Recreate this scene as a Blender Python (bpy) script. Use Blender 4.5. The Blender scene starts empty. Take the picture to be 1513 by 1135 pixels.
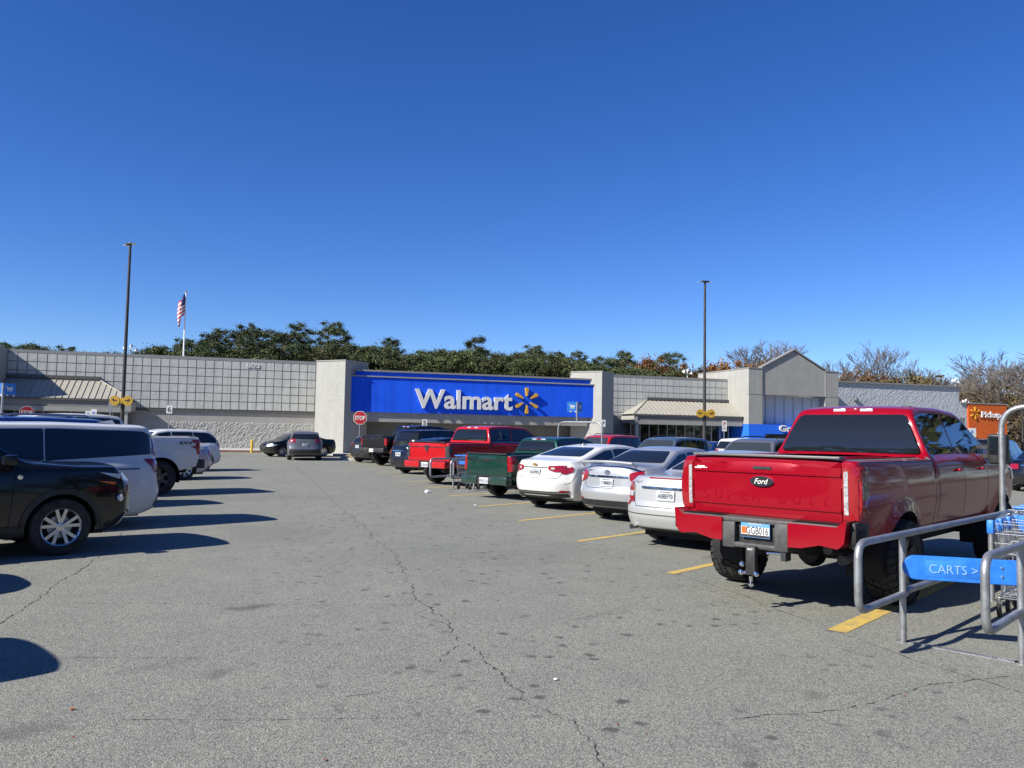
import bpy, bmesh, math, random
from mathutils import Vector, Matrix
from mathutils.bvhtree import BVHTree
R_ = math.radians
sc = bpy.context.scene
COL = sc.collection
# ------------------------------------------------------------------ camera
YAW, PITCH, ROLL, EYE = R_(17.6), R_(3.44), R_(1.03), 1.7
F = Vector((math.sin(YAW)*math.cos(PITCH), math.cos(YAW)*math.cos(PITCH), math.sin(PITCH)))
Rv = Vector((math.cos(YAW), -math.sin(YAW), 0))
Uv = Rv.cross(F)
cr, sr = math.cos(ROLL), math.sin(ROLL)
Xc = Rv*cr+Uv*sr; Yc = -Rv*sr+Uv*cr; Zc = -F
camd = bpy.data.cameras.new('camera'); cam = bpy.data.objects.new('camera', camd); COL.objects.link(cam)
cam.matrix_world = Matrix(((Xc.x, Yc.x, Zc.x, 0), (Xc.y, Yc.y, Zc.y, 0), (Xc.z, Yc.z, Zc.z, EYE), (0, 0, 0, 1)))
camd.sensor_width = 36; camd.lens = 36*1200/1513; camd.clip_start = 0.1; camd.clip_end = 3000
sc.camera = cam
# ------------------------------------------------------------------ sky and sun
SUN_AZ, SUN_EL = 255.5, 35.5          # compass style: clockwise from +Y
w = bpy.data.worlds.new('World'); sc.world = w; w.use_nodes = True
nt = w.node_tree; bg = nt.nodes['Background']
sky = nt.nodes.new('ShaderNodeTexSky'); sky.sky_type = 'NISHITA'; sky.sun_disc = False
sky.sun_elevation = R_(SUN_EL); sky.sun_rotation = R_(SUN_AZ)
sky.altitude = 0; sky.air_density = 0.75; sky.dust_density = 0.1; sky.ozone_density = 5.0
hs = nt.nodes.new('ShaderNodeHueSaturation'); hs.inputs['Hue'].default_value = 0.514; hs.inputs['Saturation'].default_value = 1.22   # the camera's own rendering of a clear sky
nt.links.new(sky.outputs[0], hs.inputs['Color']); nt.links.new(hs.outputs[0], bg.inputs[0]); bg.inputs[1].default_value = 0.094
sd = bpy.data.lights.new('sun', 'SUN'); sd.energy = 5.0; sd.angle = R_(0.53); sd.color = (1.0, 0.965, 0.89)
so = bpy.data.objects.new('sun', sd); COL.objects.link(so)
sv = Vector((math.sin(R_(SUN_AZ))*math.cos(R_(SUN_EL)), math.cos(R_(SUN_AZ))*math.cos(R_(SUN_EL)), math.sin(R_(SUN_EL))))
so.rotation_euler = sv.to_track_quat('Z', 'Y').to_euler(); so.location = sv*60
sc.view_settings.view_transform = 'Standard'; sc.view_settings.look = 'None'
sc.view_settings.exposure = 0.72; sc.view_settings.gamma = 1.0
# ------------------------------------------------------------------ materials
class NT:
    def __init__(s, m): s.t = m.node_tree; s.b = s.t.nodes['Principled BSDF']
    def n(s, typ, **kw):
        x = s.t.nodes.new('ShaderNode'+typ)
        for k, v in kw.items():
            if k in x.inputs.keys(): x.inputs[k].default_value = v
            else: setattr(x, k, v)
        return x
    def l(s, a, b): s.t.links.new(a, b)
def mat(name, col, rough=0.6, metal=0.0, coat=0.0, spec=0.5, emit=0, coat_r=0.03):
    m = bpy.data.materials.new(name); m.use_nodes = True; b = m.node_tree.nodes['Principled BSDF']
    b.inputs['Base Color'].default_value = (*col, 1); b.inputs['Roughness'].default_value = rough
    b.inputs['Metallic'].default_value = metal; b.inputs['Coat Weight'].default_value = coat
    b.inputs['Coat Roughness'].default_value = coat_r; b.inputs['Specular IOR Level'].default_value = spec
    if emit:
        b.inputs['Emission Color'].default_value = (*col, 1); b.inputs['Emission Strength'].default_value = emit
    return m
def noisy(m, col1, col2, scale=5, detail=4, bump=0.0, bscale=None, lo=0.35, hi=0.65, bd=0.02, rvar=0):
    k = NT(m); tc = k.n('TexCoord'); n1 = k.n('TexNoise', Scale=scale, Detail=detail, Roughness=0.6)
    k.l(tc.outputs['Object'], n1.inputs['Vector'])
    rp = k.n('ValToRGB'); rp.color_ramp.elements[0].position = lo; rp.color_ramp.elements[1].position = hi
    rp.color_ramp.elements[0].color = (*col1, 1); rp.color_ramp.elements[1].color = (*col2, 1)
    k.l(n1.outputs[0], rp.inputs[0]); k.l(rp.outputs[0], k.b.inputs['Base Color'])
    if bump:
        n2 = k.n('TexNoise', Scale=bscale or scale*4, Detail=3); k.l(tc.outputs['Object'], n2.inputs['Vector'])
        bp = k.n('Bump', Strength=bump, Distance=bd); k.l(n2.outputs[0], bp.inputs['Height']); k.l(bp.outputs[0], k.b.inputs['Normal'])
    return m
def paint(name, col, metal=0.25, rough=0.38):
    m = mat(name, col, rough, metal, 0.85, 0.1)
    k = NT(m); tc = k.n('TexCoord'); n1 = k.n('TexNoise', Scale=3.5, Detail=5, Roughness=0.65)
    k.l(tc.outputs['Object'], n1.inputs['Vector'])
    mr = k.n('MapRange'); mr.inputs[3].default_value = 0.02; mr.inputs[4].default_value = 0.13
    k.l(n1.outputs[0], mr.inputs[0]); k.l(mr.outputs[0], k.b.inputs['Coat Roughness'])
    # a film of road dust low on the body
    sx = k.n('SeparateXYZ'); k.l(tc.outputs['Object'], sx.inputs[0])
    m2 = k.n('MapRange'); m2.inputs[1].default_value = 0.75; m2.inputs[2].default_value = 0.15; m2.inputs[3].default_value = 0.0; m2.inputs[4].default_value = 0.4
    k.l(sx.outputs[2], m2.inputs[0]); mu = k.n('Math', operation='MULTIPLY'); k.l(m2.outputs[0], mu.inputs[0]); k.l(n1.outputs[0], mu.inputs[1])
    mx = k.n('Mix', data_type='RGBA'); k.l(mu.outputs[0], mx.inputs[0]); mx.inputs[6].default_value = (*col, 1); mx.inputs[7].default_value = (0.2, 0.18, 0.15, 1)
    k.l(mx.outputs[2], k.b.inputs['Base Color'])
    return m
M = {}
M['glass'] = mat('dark_glass', (0.010, 0.012, 0.014), 0.02, 0, 0, 0.75)
M['glass_clear'] = mat('light_glass', (0.03, 0.036, 0.04), 0.03, 0, 0, 0.8)
M['black'] = noisy(mat('black_plastic', (0.02, 0.02, 0.021), 0.55), (0.014, 0.014, 0.015), (0.03, 0.03, 0.031), 12)
M['gap'] = mat('panel_gap', (0.006, 0.006, 0.006), 0.8)
M['grey_plastic'] = noisy(mat('grey_plastic', (0.06, 0.06, 0.06), 0.6), (0.045, 0.045, 0.045), (0.075, 0.073, 0.07), 14)
M['rubber'] = noisy(mat('rubber', (0.02, 0.02, 0.02), 0.85), (0.013, 0.013, 0.013), (0.04, 0.038, 0.034), 14, bump=0.3, bscale=60)
M['chrome'] = mat('chrome', (0.75, 0.75, 0.76), 0.09, 1.0)
M['alloy'] = mat('alloy', (0.52, 0.53, 0.54), 0.28, 0.9, 0.3)
M['alloy_dark'] = mat('alloy_dark', (0.05, 0.05, 0.052), 0.35, 0.5, 0.3)
M['steel'] = noisy(mat('galvanised', (0.36, 0.37, 0.39), 0.45, 0.7), (0.27, 0.27, 0.275), (0.38, 0.39, 0.40), 11, 7, bump=.1, bscale=50, lo=.34, hi=.58)
M['wire'] = mat('cart_wire', (0.45, 0.45, 0.46), 0.28, 0.9)
M['red_lamp'] = mat('red_lamp', (0.27, 0.005, 0.010), 0.12, 0, 1.0)
M['dark_red_lamp'] = mat('dark_red_lamp', (0.16, 0.004, 0.006), 0.12, 0, 1.0)
M['amber'] = mat('amber_lamp', (0.55, 0.14, 0.03), 0.15, 0, 1.0)
M['clear_lamp'] = mat('clear_lamp', (0.62, 0.63, 0.65), 0.12, 0.35, 1.0)
M['smoke_lamp'] = mat('smoked_lamp', (0.05, 0.05, 0.055), 0.12, 0.2, 1.0)
M['white_plate'] = mat('plate_white', (0.50, 0.52, 0.53), 0.4)
M['plate_text'] = mat('plate_ink', (0.05, 0.05, 0.08), 0.5)
M['cap_grey'] = mat('rail_cap_grey', (0.13, 0.125, 0.12), 0.45)
M['plate_blue'] = mat('plate_blue', (0.09, 0.27, 0.55), 0.4)
M['gold'] = mat('gold_badge', (0.6, 0.36, 0.08), 0.3, 0.7)
M['white'] = mat('white_paint', (0.78, 0.78, 0.77), 0.5)
M['sign_red'] = mat('sign_red', (0.42, 0.015, 0.02), 0.45)
M['yellow'] = noisy(mat('yellow_paint', (0.62, 0.42, 0.03), 0.5), (0.55, 0.36, 0.03), (0.68, 0.47, 0.04), 8)
M['beacon'] = mat('sign_yellow', (0.34, 0.20, 0.012), 0.7)
M['pole'] = noisy(mat('dark_pole', (0.045, 0.036, 0.032), 0.5, 0.2), (0.035, 0.03, 0.028), (0.06, 0.05, 0.045), 3)
M['board_blue'] = noisy(mat('board_blue', (0.02, 0.17, 0.62), 0.42), (0.016, 0.14, 0.52), (0.03, 0.20, 0.68), 9, 8, bump=.1, bscale=60)
M['board_text'] = mat('board_lettering', (0.22, 0.42, 0.78), 0.5)
M['sign_blue'] = mat('sign_blue', (0.03, 0.20, 0.62), 0.5)
M['cream'] = mat('sign_white', (0.66, 0.66, 0.62), 0.6)
# ------------------------------------------------------------------ object helpers
GROUP_CARS = 'cars and trucks parked in the lot'
def tag(o, label=None, cat=None, group=None, kind=None):
    if label: o['label'] = label
    if cat: o['category'] = cat
    if group: o['group'] = group
    if kind: o['kind'] = kind
    return o
def empty(name, loc=(0, 0, 0), rz=0, label=None, cat=None, group=None):
    o = bpy.data.objects.new(name, None); COL.objects.link(o); o.empty_display_size = 0.2
    o.location = loc; o.rotation_euler = (0, 0, rz)
    return tag(o, label, cat, group)
class MB:
    """collects shapes, then links them as one mesh object"""
    def __init__(s): s.v = []; s.f = []; s.m = []; s.mats = []
    def mi(s, m):
        if m not in s.mats: s.mats.append(m)
        return s.mats.index(m)
    def add(s, vs, fs, m, T=None):
        b = len(s.v); k = s.mi(m)
        for p in vs:
            p = Vector(p); s.v.append(T @ p if T is not None else p)
        for f in fs: s.f.append(tuple(b+i for i in f)); s.m.append(k)
        return s
    def box(s, x0, x1, y0, y1, z0, z1, m, T=None, ch=0.0):
        if ch <= 0:
            vs = [(x, y, z) for z in (z0, z1) for y in (y0, y1) for x in (x0, x1)]
            fs = [(0, 2, 3, 1), (4, 5, 7, 6), (0, 1, 5, 4), (2, 6, 7, 3), (0, 4, 6, 2), (1, 3, 7, 5)]
            return s.add(vs, fs, m, T)
        bm = bmesh.new(); bmesh.ops.create_cube(bm, size=1)
        for v in bm.verts:
            v.co = Vector(((x0+x1)/2+v.co.x*(x1-x0), (y0+y1)/2+v.co.y*(y1-y0), (z0+z1)/2+v.co.z*(z1-z0)))
        bmesh.ops.bevel(bm, geom=bm.edges[:], offset=ch, segments=2, profile=0.5, affect='EDGES')
        s.addbm(bm, m, T); return s
    def addbm(s, bm, m, T=None):
        bm.verts.ensure_lookup_table(); bm.verts.index_update()
        s.add([v.co.copy() for v in bm.verts], [[v.index for v in f.verts] for f in bm.faces], m, T); bm.free()
    def cyl(s, p, q, r, m, n=12, r2=None, T=None, cap=True):
        p, q = Vector(p), Vector(q); r2 = r if r2 is None else r2
        d = (q-p).normalized(); a = d.orthogonal().normalized(); b = d.cross(a)
        vs = []; fs = []
        for c, rr in ((p, r), (q, r2)):
            for i in range(n):
                t = 2*math.pi*i/n; vs.append(c+a*math.cos(t)*rr+b*math.sin(t)*rr)
        for i in range(n): fs.append((i, (i+1) % n, n+(i+1) % n, n+i))
        if cap: fs.append(tuple(range(n-1, -1, -1))); fs.append(tuple(range(n, 2*n)))
        return s.add(vs, fs, m, T)
    def tube(s, pts, r, m, n=10, T=None, closed=False):
        pts = [Vector(p) for p in pts]; N = len(pts); vs = []; fs = []; a = None
        for i, p in enumerate(pts):
            if closed: d = pts[(i+1) % N]-pts[i-1]
            else: d = pts[min(i+1, N-1)]-pts[max(i-1, 0)]
            d.normalize()
            a = d.orthogonal().normalized() if a is None else (a-d*a.dot(d)).normalized()
            b = d.cross(a); rr = r[i] if isinstance(r, (list, tuple)) else r
            for k in range(n):
                t = 2*math.pi*k/n; vs.append(p+a*math.cos(t)*rr+b*math.sin(t)*rr)
        for i in range(N if closed else N-1):
            j = (i+1) % N
            for k in range(n): fs.append((i*n+k, i*n+(k+1) % n, j*n+(k+1) % n, j*n+k))
        if not closed: fs.append(tuple(range(n-1, -1, -1))); fs.append(tuple(range((N-1)*n, N*n)))
        return s.add(vs, fs, m, T)
    def lathe(s, prof, m, n=32, T=None, closed=False):
        """prof: (r, h) about local Z"""
        vs = []; fs = []; k = len(prof)
        for i in range(n):
            t = 2*math.pi*i/n
            for r, h in prof: vs.append((r*math.cos(t), r*math.sin(t), h))
        for i in range(n):
            j = (i+1) % n
            for q in range(k if closed else k-1):
                q2 = (q+1) % k; fs.append((i*k+q, j*k+q, j*k+q2, i*k+q2))
        return s.add(vs, fs, m, T)
    def prism(s, poly, z0, z1, m, T=None):
        n = len(poly); vs = [(x, y, z0) for x, y in poly]+[(x, y, z1) for x, y in poly]
        fs = [tuple(range(n-1, -1, -1)), tuple(range(n, 2*n))]+[(i, (i+1) % n, n+(i+1) % n, n+i) for i in range(n)]
        return s.add(vs, fs, m, T)
    def mesh(s, name, smooth=True, ang=35):
        me = bpy.data.meshes.new(name); me.from_pydata([tuple(v) for v in s.v], [], s.f)
        for m in s.mats: me.materials.append(m)
        me.polygons.foreach_set('material_index', s.m); me.update()
        bm = bmesh.new(); bm.from_mesh(me); bmesh.ops.recalc_face_normals(bm, faces=bm.faces[:]); bm.to_mesh(me); bm.free()
        if smooth:
            me.polygons.foreach_set('use_smooth', [True]*len(me.polygons)); me.set_sharp_from_angle(angle=R_(ang))
        return me
    def build(s, name, parent=None, smooth=True, ang=35, loc=None, rz=None):
        o = bpy.data.objects.new(name, s.mesh(name, smooth, ang)); COL.objects.link(o)
        if parent: o.parent = parent
        if loc: o.location = loc
        if rz is not None: o.rotation_euler = (0, 0, rz)
        return o
XZ = Matrix(((1, 0, 0, 0), (0, 0, 1, 0), (0, 1, 0, 0), (0, 0, 0, 1)))   # (x,y,z)->(x,z,y)
_tc = {}
def text_geo(body, size, ext=0.01, off=0.0, bev=0.0, shear=0.0, res=3):
    key = (body, size, ext, off, bev, shear, res)
    if key in _tc: return _tc[key]
    c = bpy.data.curves.new('t', 'FONT'); c.body = body; c.size = size; c.extrude = ext; c.offset = off
    c.bevel_depth = bev; c.shear = shear; c.resolution_u = res
    o = bpy.data.objects.new('t', c); COL.objects.link(o)
    dg = bpy.context.evaluated_depsgraph_get(); me = bpy.data.meshes.new_from_object(o.evaluated_get(dg))
    vs = [v.co.copy() for v in me.vertices]; fs = [tuple(p.vertices) for p in me.polygons]
    bpy.data.objects.remove(o); bpy.data.curves.remove(c); bpy.data.meshes.remove(me)
    _tc[key] = (vs, fs); return vs, fs
def text_fit(body, width, height, ext=0.01, bold=0.0, bev=0.0, shear=0.0, res=3):
    body = body or 'LK 204'
    """text in the XY plane, centred on the origin, stretched to width x height"""
    vs, fs = text_geo(body, 1.0, 0.01, bold, bev, shear, res)
    x0 = min(v.x for v in vs); x1 = max(v.x for v in vs); y0 = min(v.y for v in vs); y1 = max(v.y for v in vs); z1 = max(abs(v.z) for v in vs)
    return [Vector(((v.x-(x0+x1)/2)*width/(x1-x0), (v.y-(y0+y1)/2)*height/(y1-y0), v.z/z1*ext)) for v in vs], fs
def face_T(loc, az):
    """frame for flat things: local X to the viewer's right, local Y up, local Z out along compass azimuth az"""
    n = Vector((math.sin(R_(az)), math.cos(R_(az)), 0)); up = Vector((0, 0, 1)); r = up.cross(n)
    m = Matrix(((r.x, up.x, n.x, loc[0]), (r.y, up.y, n.y, loc[1]), (r.z, up.z, n.z, loc[2]), (0, 0, 0, 1)))
    return m
def lerp(a, b, t): return a+(b-a)*t
def interp(pts, x):
    if x <= pts[0][0]: return pts[0][1]
    for (a, b), (c, d) in zip(pts, pts[1:]):
        if x <= c: return b+(d-b)*(x-a)/(c-a) if c > a else d
    return pts[-1][1]
def clamp(x, a=0., b=1.): return max(a, min(b, x))
def sstep(x): x = clamp(x); return x*x*(3-2*x)
# ------------------------------------------------------------------ ground
m = mat('asphalt', (0.1, 0.1, 0.1), 0.88, spec=0.35); k = NT(m); tc = k.n('TexCoord')
def ramp(fac, p0, c0, p1, c1):
    r = k.n('ValToRGB'); e = r.color_ramp.elements; e[0].position = p0; e[1].position = p1
    e[0].color = (*c0, 1) if len(c0) == 3 else c0; e[1].color = (*c1, 1) if len(c1) == 3 else c1
    k.l(fac, r.inputs[0]); return r.outputs[0]
def mixc(f, a, b, bt='MIX'):
    x = k.n('Mix', data_type='RGBA', blend_type=bt); x.clamp_factor = True
    for s_, i in ((f, 0), (a, 6), (b, 7)):
        if hasattr(s_, 'links'): k.l(s_, x.inputs[i])
        else: x.inputs[i].default_value = s_ if i == 0 else (*s_, 1)
    return x.outputs[2]
n_big = k.n('TexNoise', Scale=0.16, Detail=5, Roughness=0.6); n_mid = k.n('TexNoise', Scale=1.6, Detail=6, Roughness=0.65)
n_fine = k.n('TexNoise', Scale=70, Detail=2, Roughness=0.7); n_ag = k.n('TexVoronoi', Scale=105)
for n_ in (n_big, n_mid, n_fine, n_ag): k.l(tc.outputs['Object'], n_.inputs['Vector'])
c = ramp(n_big.outputs[0], 0.3, (0.165, 0.166, 0.144), 0.7, (0.232, 0.232, 0.196))
c = mixc(0.6, c, ramp(n_mid.outputs[0], 0.3, (0.168, 0.169, 0.148), 0.72, (0.232, 0.232, 0.196)))
ag = ramp(n_ag.outputs['Color'], 0.0, (0.22, 0.22, 0.23), 1.0, (1.85, 1.84, 1.78))
c = mixc(0.75, c, ag, 'MULTIPLY')
# dark drip spots in clusters down the aisle
vs_ = k.n('TexVoronoi', Scale=4.6); vs_.inputs['Randomness'].default_value = 1
dn = k.n('TexNoise', Scale=14, Detail=3); k.l(tc.outputs['Object'], dn.inputs['Vector'])
vm = k.n('VectorMath', operation='MULTIPLY_ADD'); k.l(dn.outputs['Color'], vm.inputs[0]); vm.inputs[1].default_value = (0.09, 0.09, 0); k.l(tc.outputs['Object'], vm.inputs[2])
k.l(vm.outputs[0], vs_.inputs['Vector'])
spot = ramp(vs_.outputs['Distance'], 0.13, (1, 1, 1), 0.26, (0, 0, 0))
sepc = k.n('SeparateColor'); k.l(vs_.outputs['Color'], sepc.inputs[0])
gate = k.n('Math', operation='GREATER_THAN'); k.l(sepc.outputs[0], gate.inputs[0]); gate.inputs[1].default_value = 0.35
sx = k.n('SeparateXYZ'); k.l(tc.outputs['Object'], sx.inputs[0])
ab = k.n('Math', operation='SUBTRACT'); k.l(sx.outputs[0], ab.inputs[0]); ab.inputs[1].default_value = 2.6
ab2 = k.n('Math', operation='ABSOLUTE'); k.l(ab.outputs[0], ab2.inputs[0])
band = k.n('MapRange'); band.inputs[1].default_value = 3.2; band.inputs[2].default_value = 1.6; k.l(ab2.outputs[0], band.inputs[0])
nb = k.n('TexNoise', Scale=0.7, Detail=3); k.l(tc.outputs['Object'], nb.inputs['Vector'])
nbr = ramp(nb.outputs[0], 0.36, (0, 0, 0), 0.5, (1, 1, 1))
f1 = k.n('Math', operation='MULTIPLY'); k.l(gate.outputs[0], f1.inputs[0]); k.l(spot, f1.inputs[1])
f2 = k.n('Math', operation='MULTIPLY'); k.l(f1.outputs[0], f2.inputs[0]); k.l(band.outputs[0], f2.inputs[1])
f3 = k.n('Math', operation='MULTIPLY'); k.l(f2.outputs[0], f3.inputs[0]); k.l(nbr, f3.inputs[1])
f4 = k.n('Math', operation='MULTIPLY'); k.l(f3.outputs[0], f4.inputs[0]); f4.inputs[1].default_value = 0.8
c = mixc(f4.outputs[0], c, (0.055, 0.055, 0.052))
# a few soft-edged oil stains
def stain(x, y, rx, ry, az, amt):
    global c
    mp = k.n('Mapping'); mp.vector_type = 'TEXTURE'; mp.inputs['Location'].default_value = (x, y, 0); mp.inputs['Rotation'].default_value = (0, 0, R_(90-az)); mp.inputs['Scale'].default_value = (rx, ry, 1)
    k.l(tc.outputs['Object'], mp.inputs[0]); ln = k.n('VectorMath', operation='LENGTH'); k.l(mp.outputs[0], ln.inputs[0])
    ad = k.n('Math', operation='MULTIPLY_ADD'); k.l(stn.outputs[0], ad.inputs[0]); ad.inputs[1].default_value = 1.9; k.l(ln.outputs['Value'], ad.inputs[2])
    fc = ramp(ad.outputs[0], .0, (amt, amt, amt), 1.0, (0, 0, 0)); q = k.n('MapRange'); q.inputs[1].default_value = 1.35; q.inputs[2].default_value = 2.1; q.inputs[3].default_value = amt; q.inputs[4].default_value = 0; k.l(ad.outputs[0], q.inputs[0])
    c = mixc(q.outputs[0], c, (0.055, 0.055, 0.05))
stn = k.n('TexNoise', Scale=7, Detail=5, Roughness=.7); k.l(tc.outputs['Object'], stn.inputs['Vector'])
for a_ in ((-.04, 8.17, .20, .11, 95, .55), (.13, 8.27, .16, .09, 80, .5), (-1.14, 5.21, .26, .16, 70, .35), (-.18, 6.08, .13, .1, 20, .4), (3.62, 4.62, .11, .09, 40, .35), (-.6, 6.35, .34, .09, 70, .18),
           (6.3, 12.8, .3, .2, 60, .6), (6.4, 10.2, .35, .2, 60, .6), (7.1, 16.3, .3, .2, 60, .5), (2.6, 3.9, .14, .1, 10, .3), (.4, 14, 1.6, .9, 0, .15), (3.4, 11, 1.2, 2.2, 0, .12), (-.8, 21, 1.5, 3, 0, .15)): stain(*a_)
# hairline cracking
wv = k.n('TexVoronoi', Scale=0.33, feature='DISTANCE_TO_EDGE'); dn2 = k.n('TexNoise', Scale=2.3, Detail=6, Roughness=0.7); k.l(tc.outputs['Object'], dn2.inputs['Vector'])
vm2 = k.n('VectorMath', operation='MULTIPLY_ADD'); k.l(dn2.outputs['Color'], vm2.inputs[0]); vm2.inputs[1].default_value = (0.9, 0.9, 0); k.l(tc.outputs['Object'], vm2.inputs[2])
k.l(vm2.outputs[0], wv.inputs['Vector'])
cr1 = ramp(wv.outputs['Distance'], 0.0008, (1, 1, 1), 0.003, (0, 0, 0)); cr2 = ramp(n_big.outputs[0], 0.5, (0, 0, 0), 0.6, (0.6, 0.6, 0.6))
f5 = k.n('Math', operation='MULTIPLY'); k.l(cr1, f5.inputs[0]); k.l(cr2, f5.inputs[1])
c = mixc(f5.outputs[0], c, (0.05, 0.048, 0.045))
k.l(c, k.b.inputs['Base Color'])
hb = k.n('Math', operation='ADD'); k.l(n_ag.outputs['Distance'], hb.inputs[0]); k.l(n_fine.outputs[0], hb.inputs[1])
bp = k.n('Bump', Strength=0.9, Distance=0.004); k.l(hb.outputs[0], bp.inputs['Height']); k.l(bp.outputs[0], k.b.inputs['Normal'])
M['asphalt'] = m
M['soil'] = noisy(mat('woodland_floor', (0.08, 0.06, 0.035), 0.95), (0.05, 0.045, 0.02), (0.12, 0.09, 0.05), 0.3, 6)
MB().add([(-400, -300, -0.02), (600, -300, -0.02), (600, 900, -0.02), (-400, 900, -0.02)], [(0, 1, 2, 3)], M['soil']).build('ground', smooth=False)['kind'] = 'structure'
b = MB()
b.add([(-90, -50, 0), (120, -50, 0), (120, 95, 0), (-90, 95, 0)], [(0, 1, 2, 3)], M['asphalt'])
tag(b.build('parking_lot', smooth=False), kind='structure')
M['line'] = noisy(mat('line_yellow', (0.5, 0.36, 0.08), 0.8), (0.56, 0.38, 0.08), (0.30, 0.25, 0.12), 9, 6, bump=0.4, bscale=70, lo=0.42, hi=0.75)
NK = dict(sx=math.sin(R_(60)), sy=math.cos(R_(60)))
def stripe(x, y, L, wd=0.11, az=60, name='parking_line'):
    T = Matrix.Translation((x, y, 0.004)) @ Matrix.Rotation(R_(90-az), 4, 'Z')
    n = max(2, int(L/0.25)); vs = []; fs = []; rnd = random.Random(int(x*100+y*37))
    for i in range(n+1):
        a = L*i/n; j = rnd.uniform(-.006, .006); vs += [(a, -wd/2+j, 0), (a, wd/2+j, 0)]
    for i in range(n): fs.append((2*i, 2*i+2, 2*i+3, 2*i+1))
    b = MB(); b.add(vs, fs, M['line'], T); tag(b.build(name, smooth=False), kind='structure')
for i in range(-1, 13): stripe(4.97, 6.07+3.0*i+(0.0 if i else 0.0), 5.2, 0.17 if i == 0 else 0.12)
for i in range(3, 13): stripe(16.8, 11.0+3.0*i, -5.2, 0.11)
# cracks that can be seen running through the asphalt
M['crack'] = mat('crack_fill', (0.03, 0.028, 0.026), 0.95)
def crack(pts, wd, name='asphalt_crack', seed=1, jit=0.05, zz=0.003):
    rnd = random.Random(seed); P = []
    for (a, b_) in zip(pts, pts[1:]):
        a = Vector(a); b2 = Vector(b_); n = max(2, int((b2-a).length/0.035))
        for i in range(n): P.append(a.lerp(b2, i/n))
    P.append(Vector(pts[-1])); o1 = o2 = 0; vs = []; fs = []
    for i, p in enumerate(P):
        o1 = o1*0.93+rnd.gauss(0, jit*0.26); o2 = o2*0.8+rnd.gauss(0, jit*0.12)
        d = (P[min(i+1, len(P)-1)]-P[max(i-1, 0)]).normalized(); nn = Vector((-d.y, d.x))
        h = wd*rnd.choice((0.15, .3, 0.5, 0.7, 1.0, 1.8))*0.5; q = p+nn*o1+d*o2
        vs += [(q.x-nn.x*h, q.y-nn.y*h, zz), (q.x+nn.x*h, q.y+nn.y*h, zz)]
    for i in range(len(P)-1): fs.append((2*i, 2*i+2, 2*i+3, 2*i+1))
    b = MB(); b.add(vs, fs, M['crack']); tag(b.build(name, smooth=False), kind='structure')
crack([(1.95, 40), (1.9, 30), (1.89, 16.1), (1.9, 12.6), (1.87, 10.1), (1.72, 8.87), (1.68, 7.6), (1.73, 6.35), (1.71, 5.44), (1.80, 4.6), (1.78, 3.0)], 0.0085, seed=3, jit=0.06)
crack([(1.75, 7.9), (1.5, 7.55), (1.72, 7.1)], 0.006, seed=8)
crack([(1.72, 6.4), (1.35, 6.15), (1.3, 5.9)], 0.005, seed=9)
crack([(2.73, 4.38), (3.31, 4.33), (3.87, 4.38), (4.5, 4.58), (5.3, 4.6)], 0.006, seed=4, jit=0.03)
crack([(3.1, 20.8), (4.4, 13), (4.97, 10.0), (5.09, 7.66), (4.99, 6.03), (4.96, 5.16), (5.04, 4.3)], 0.007, seed=5, jit=0.03)
crack([(-2.0, 7.4), (-1.99, 8.0), (-1.96, 9.2), (-1.85, 11.6), (-1.9, 14.5)], 0.008, seed=6, jit=0.03)
for a, b_ in [((-1.63, 8.79), (1.74, 7.93)), ((-1.24, 6.76), (-0.29, 6.51)), ((0.58, 5.36), (1.51, 5.49)), ((-0.67, 5.27), (0.92, 4.87))]:
    crack([a, b_], 0.004, seed=11, jit=0.012)
M['stain'] = mat('oil_stain', (0.10, 0.10, 0.094), 0.9)
def blotch(x, y, rx, ry, az, seed, m='stain', name='oil_stain', zz=.0035):
    rnd = random.Random(seed); n = 28; vs = []; ph = [rnd.uniform(0, 6) for _ in range(4)]
    for i in range(n):
        t = 2*math.pi*i/n; q = 1+0.22*math.sin(2*t+ph[0])+0.14*math.sin(5*t+ph[1])+0.07*math.sin(9*t+ph[2])
        vs.append((rx*q*math.cos(t), ry*q*math.sin(t), 0))
    T = Matrix.Translation((x, y, zz)) @ Matrix.Rotation(R_(90-az), 4, 'Z')
    b = MB(); b.add(vs, [tuple(range(n))], M[m], T); tag(b.build(name, smooth=False), kind='structure')

rnd = random.Random(77)
rnd.random()

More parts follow.
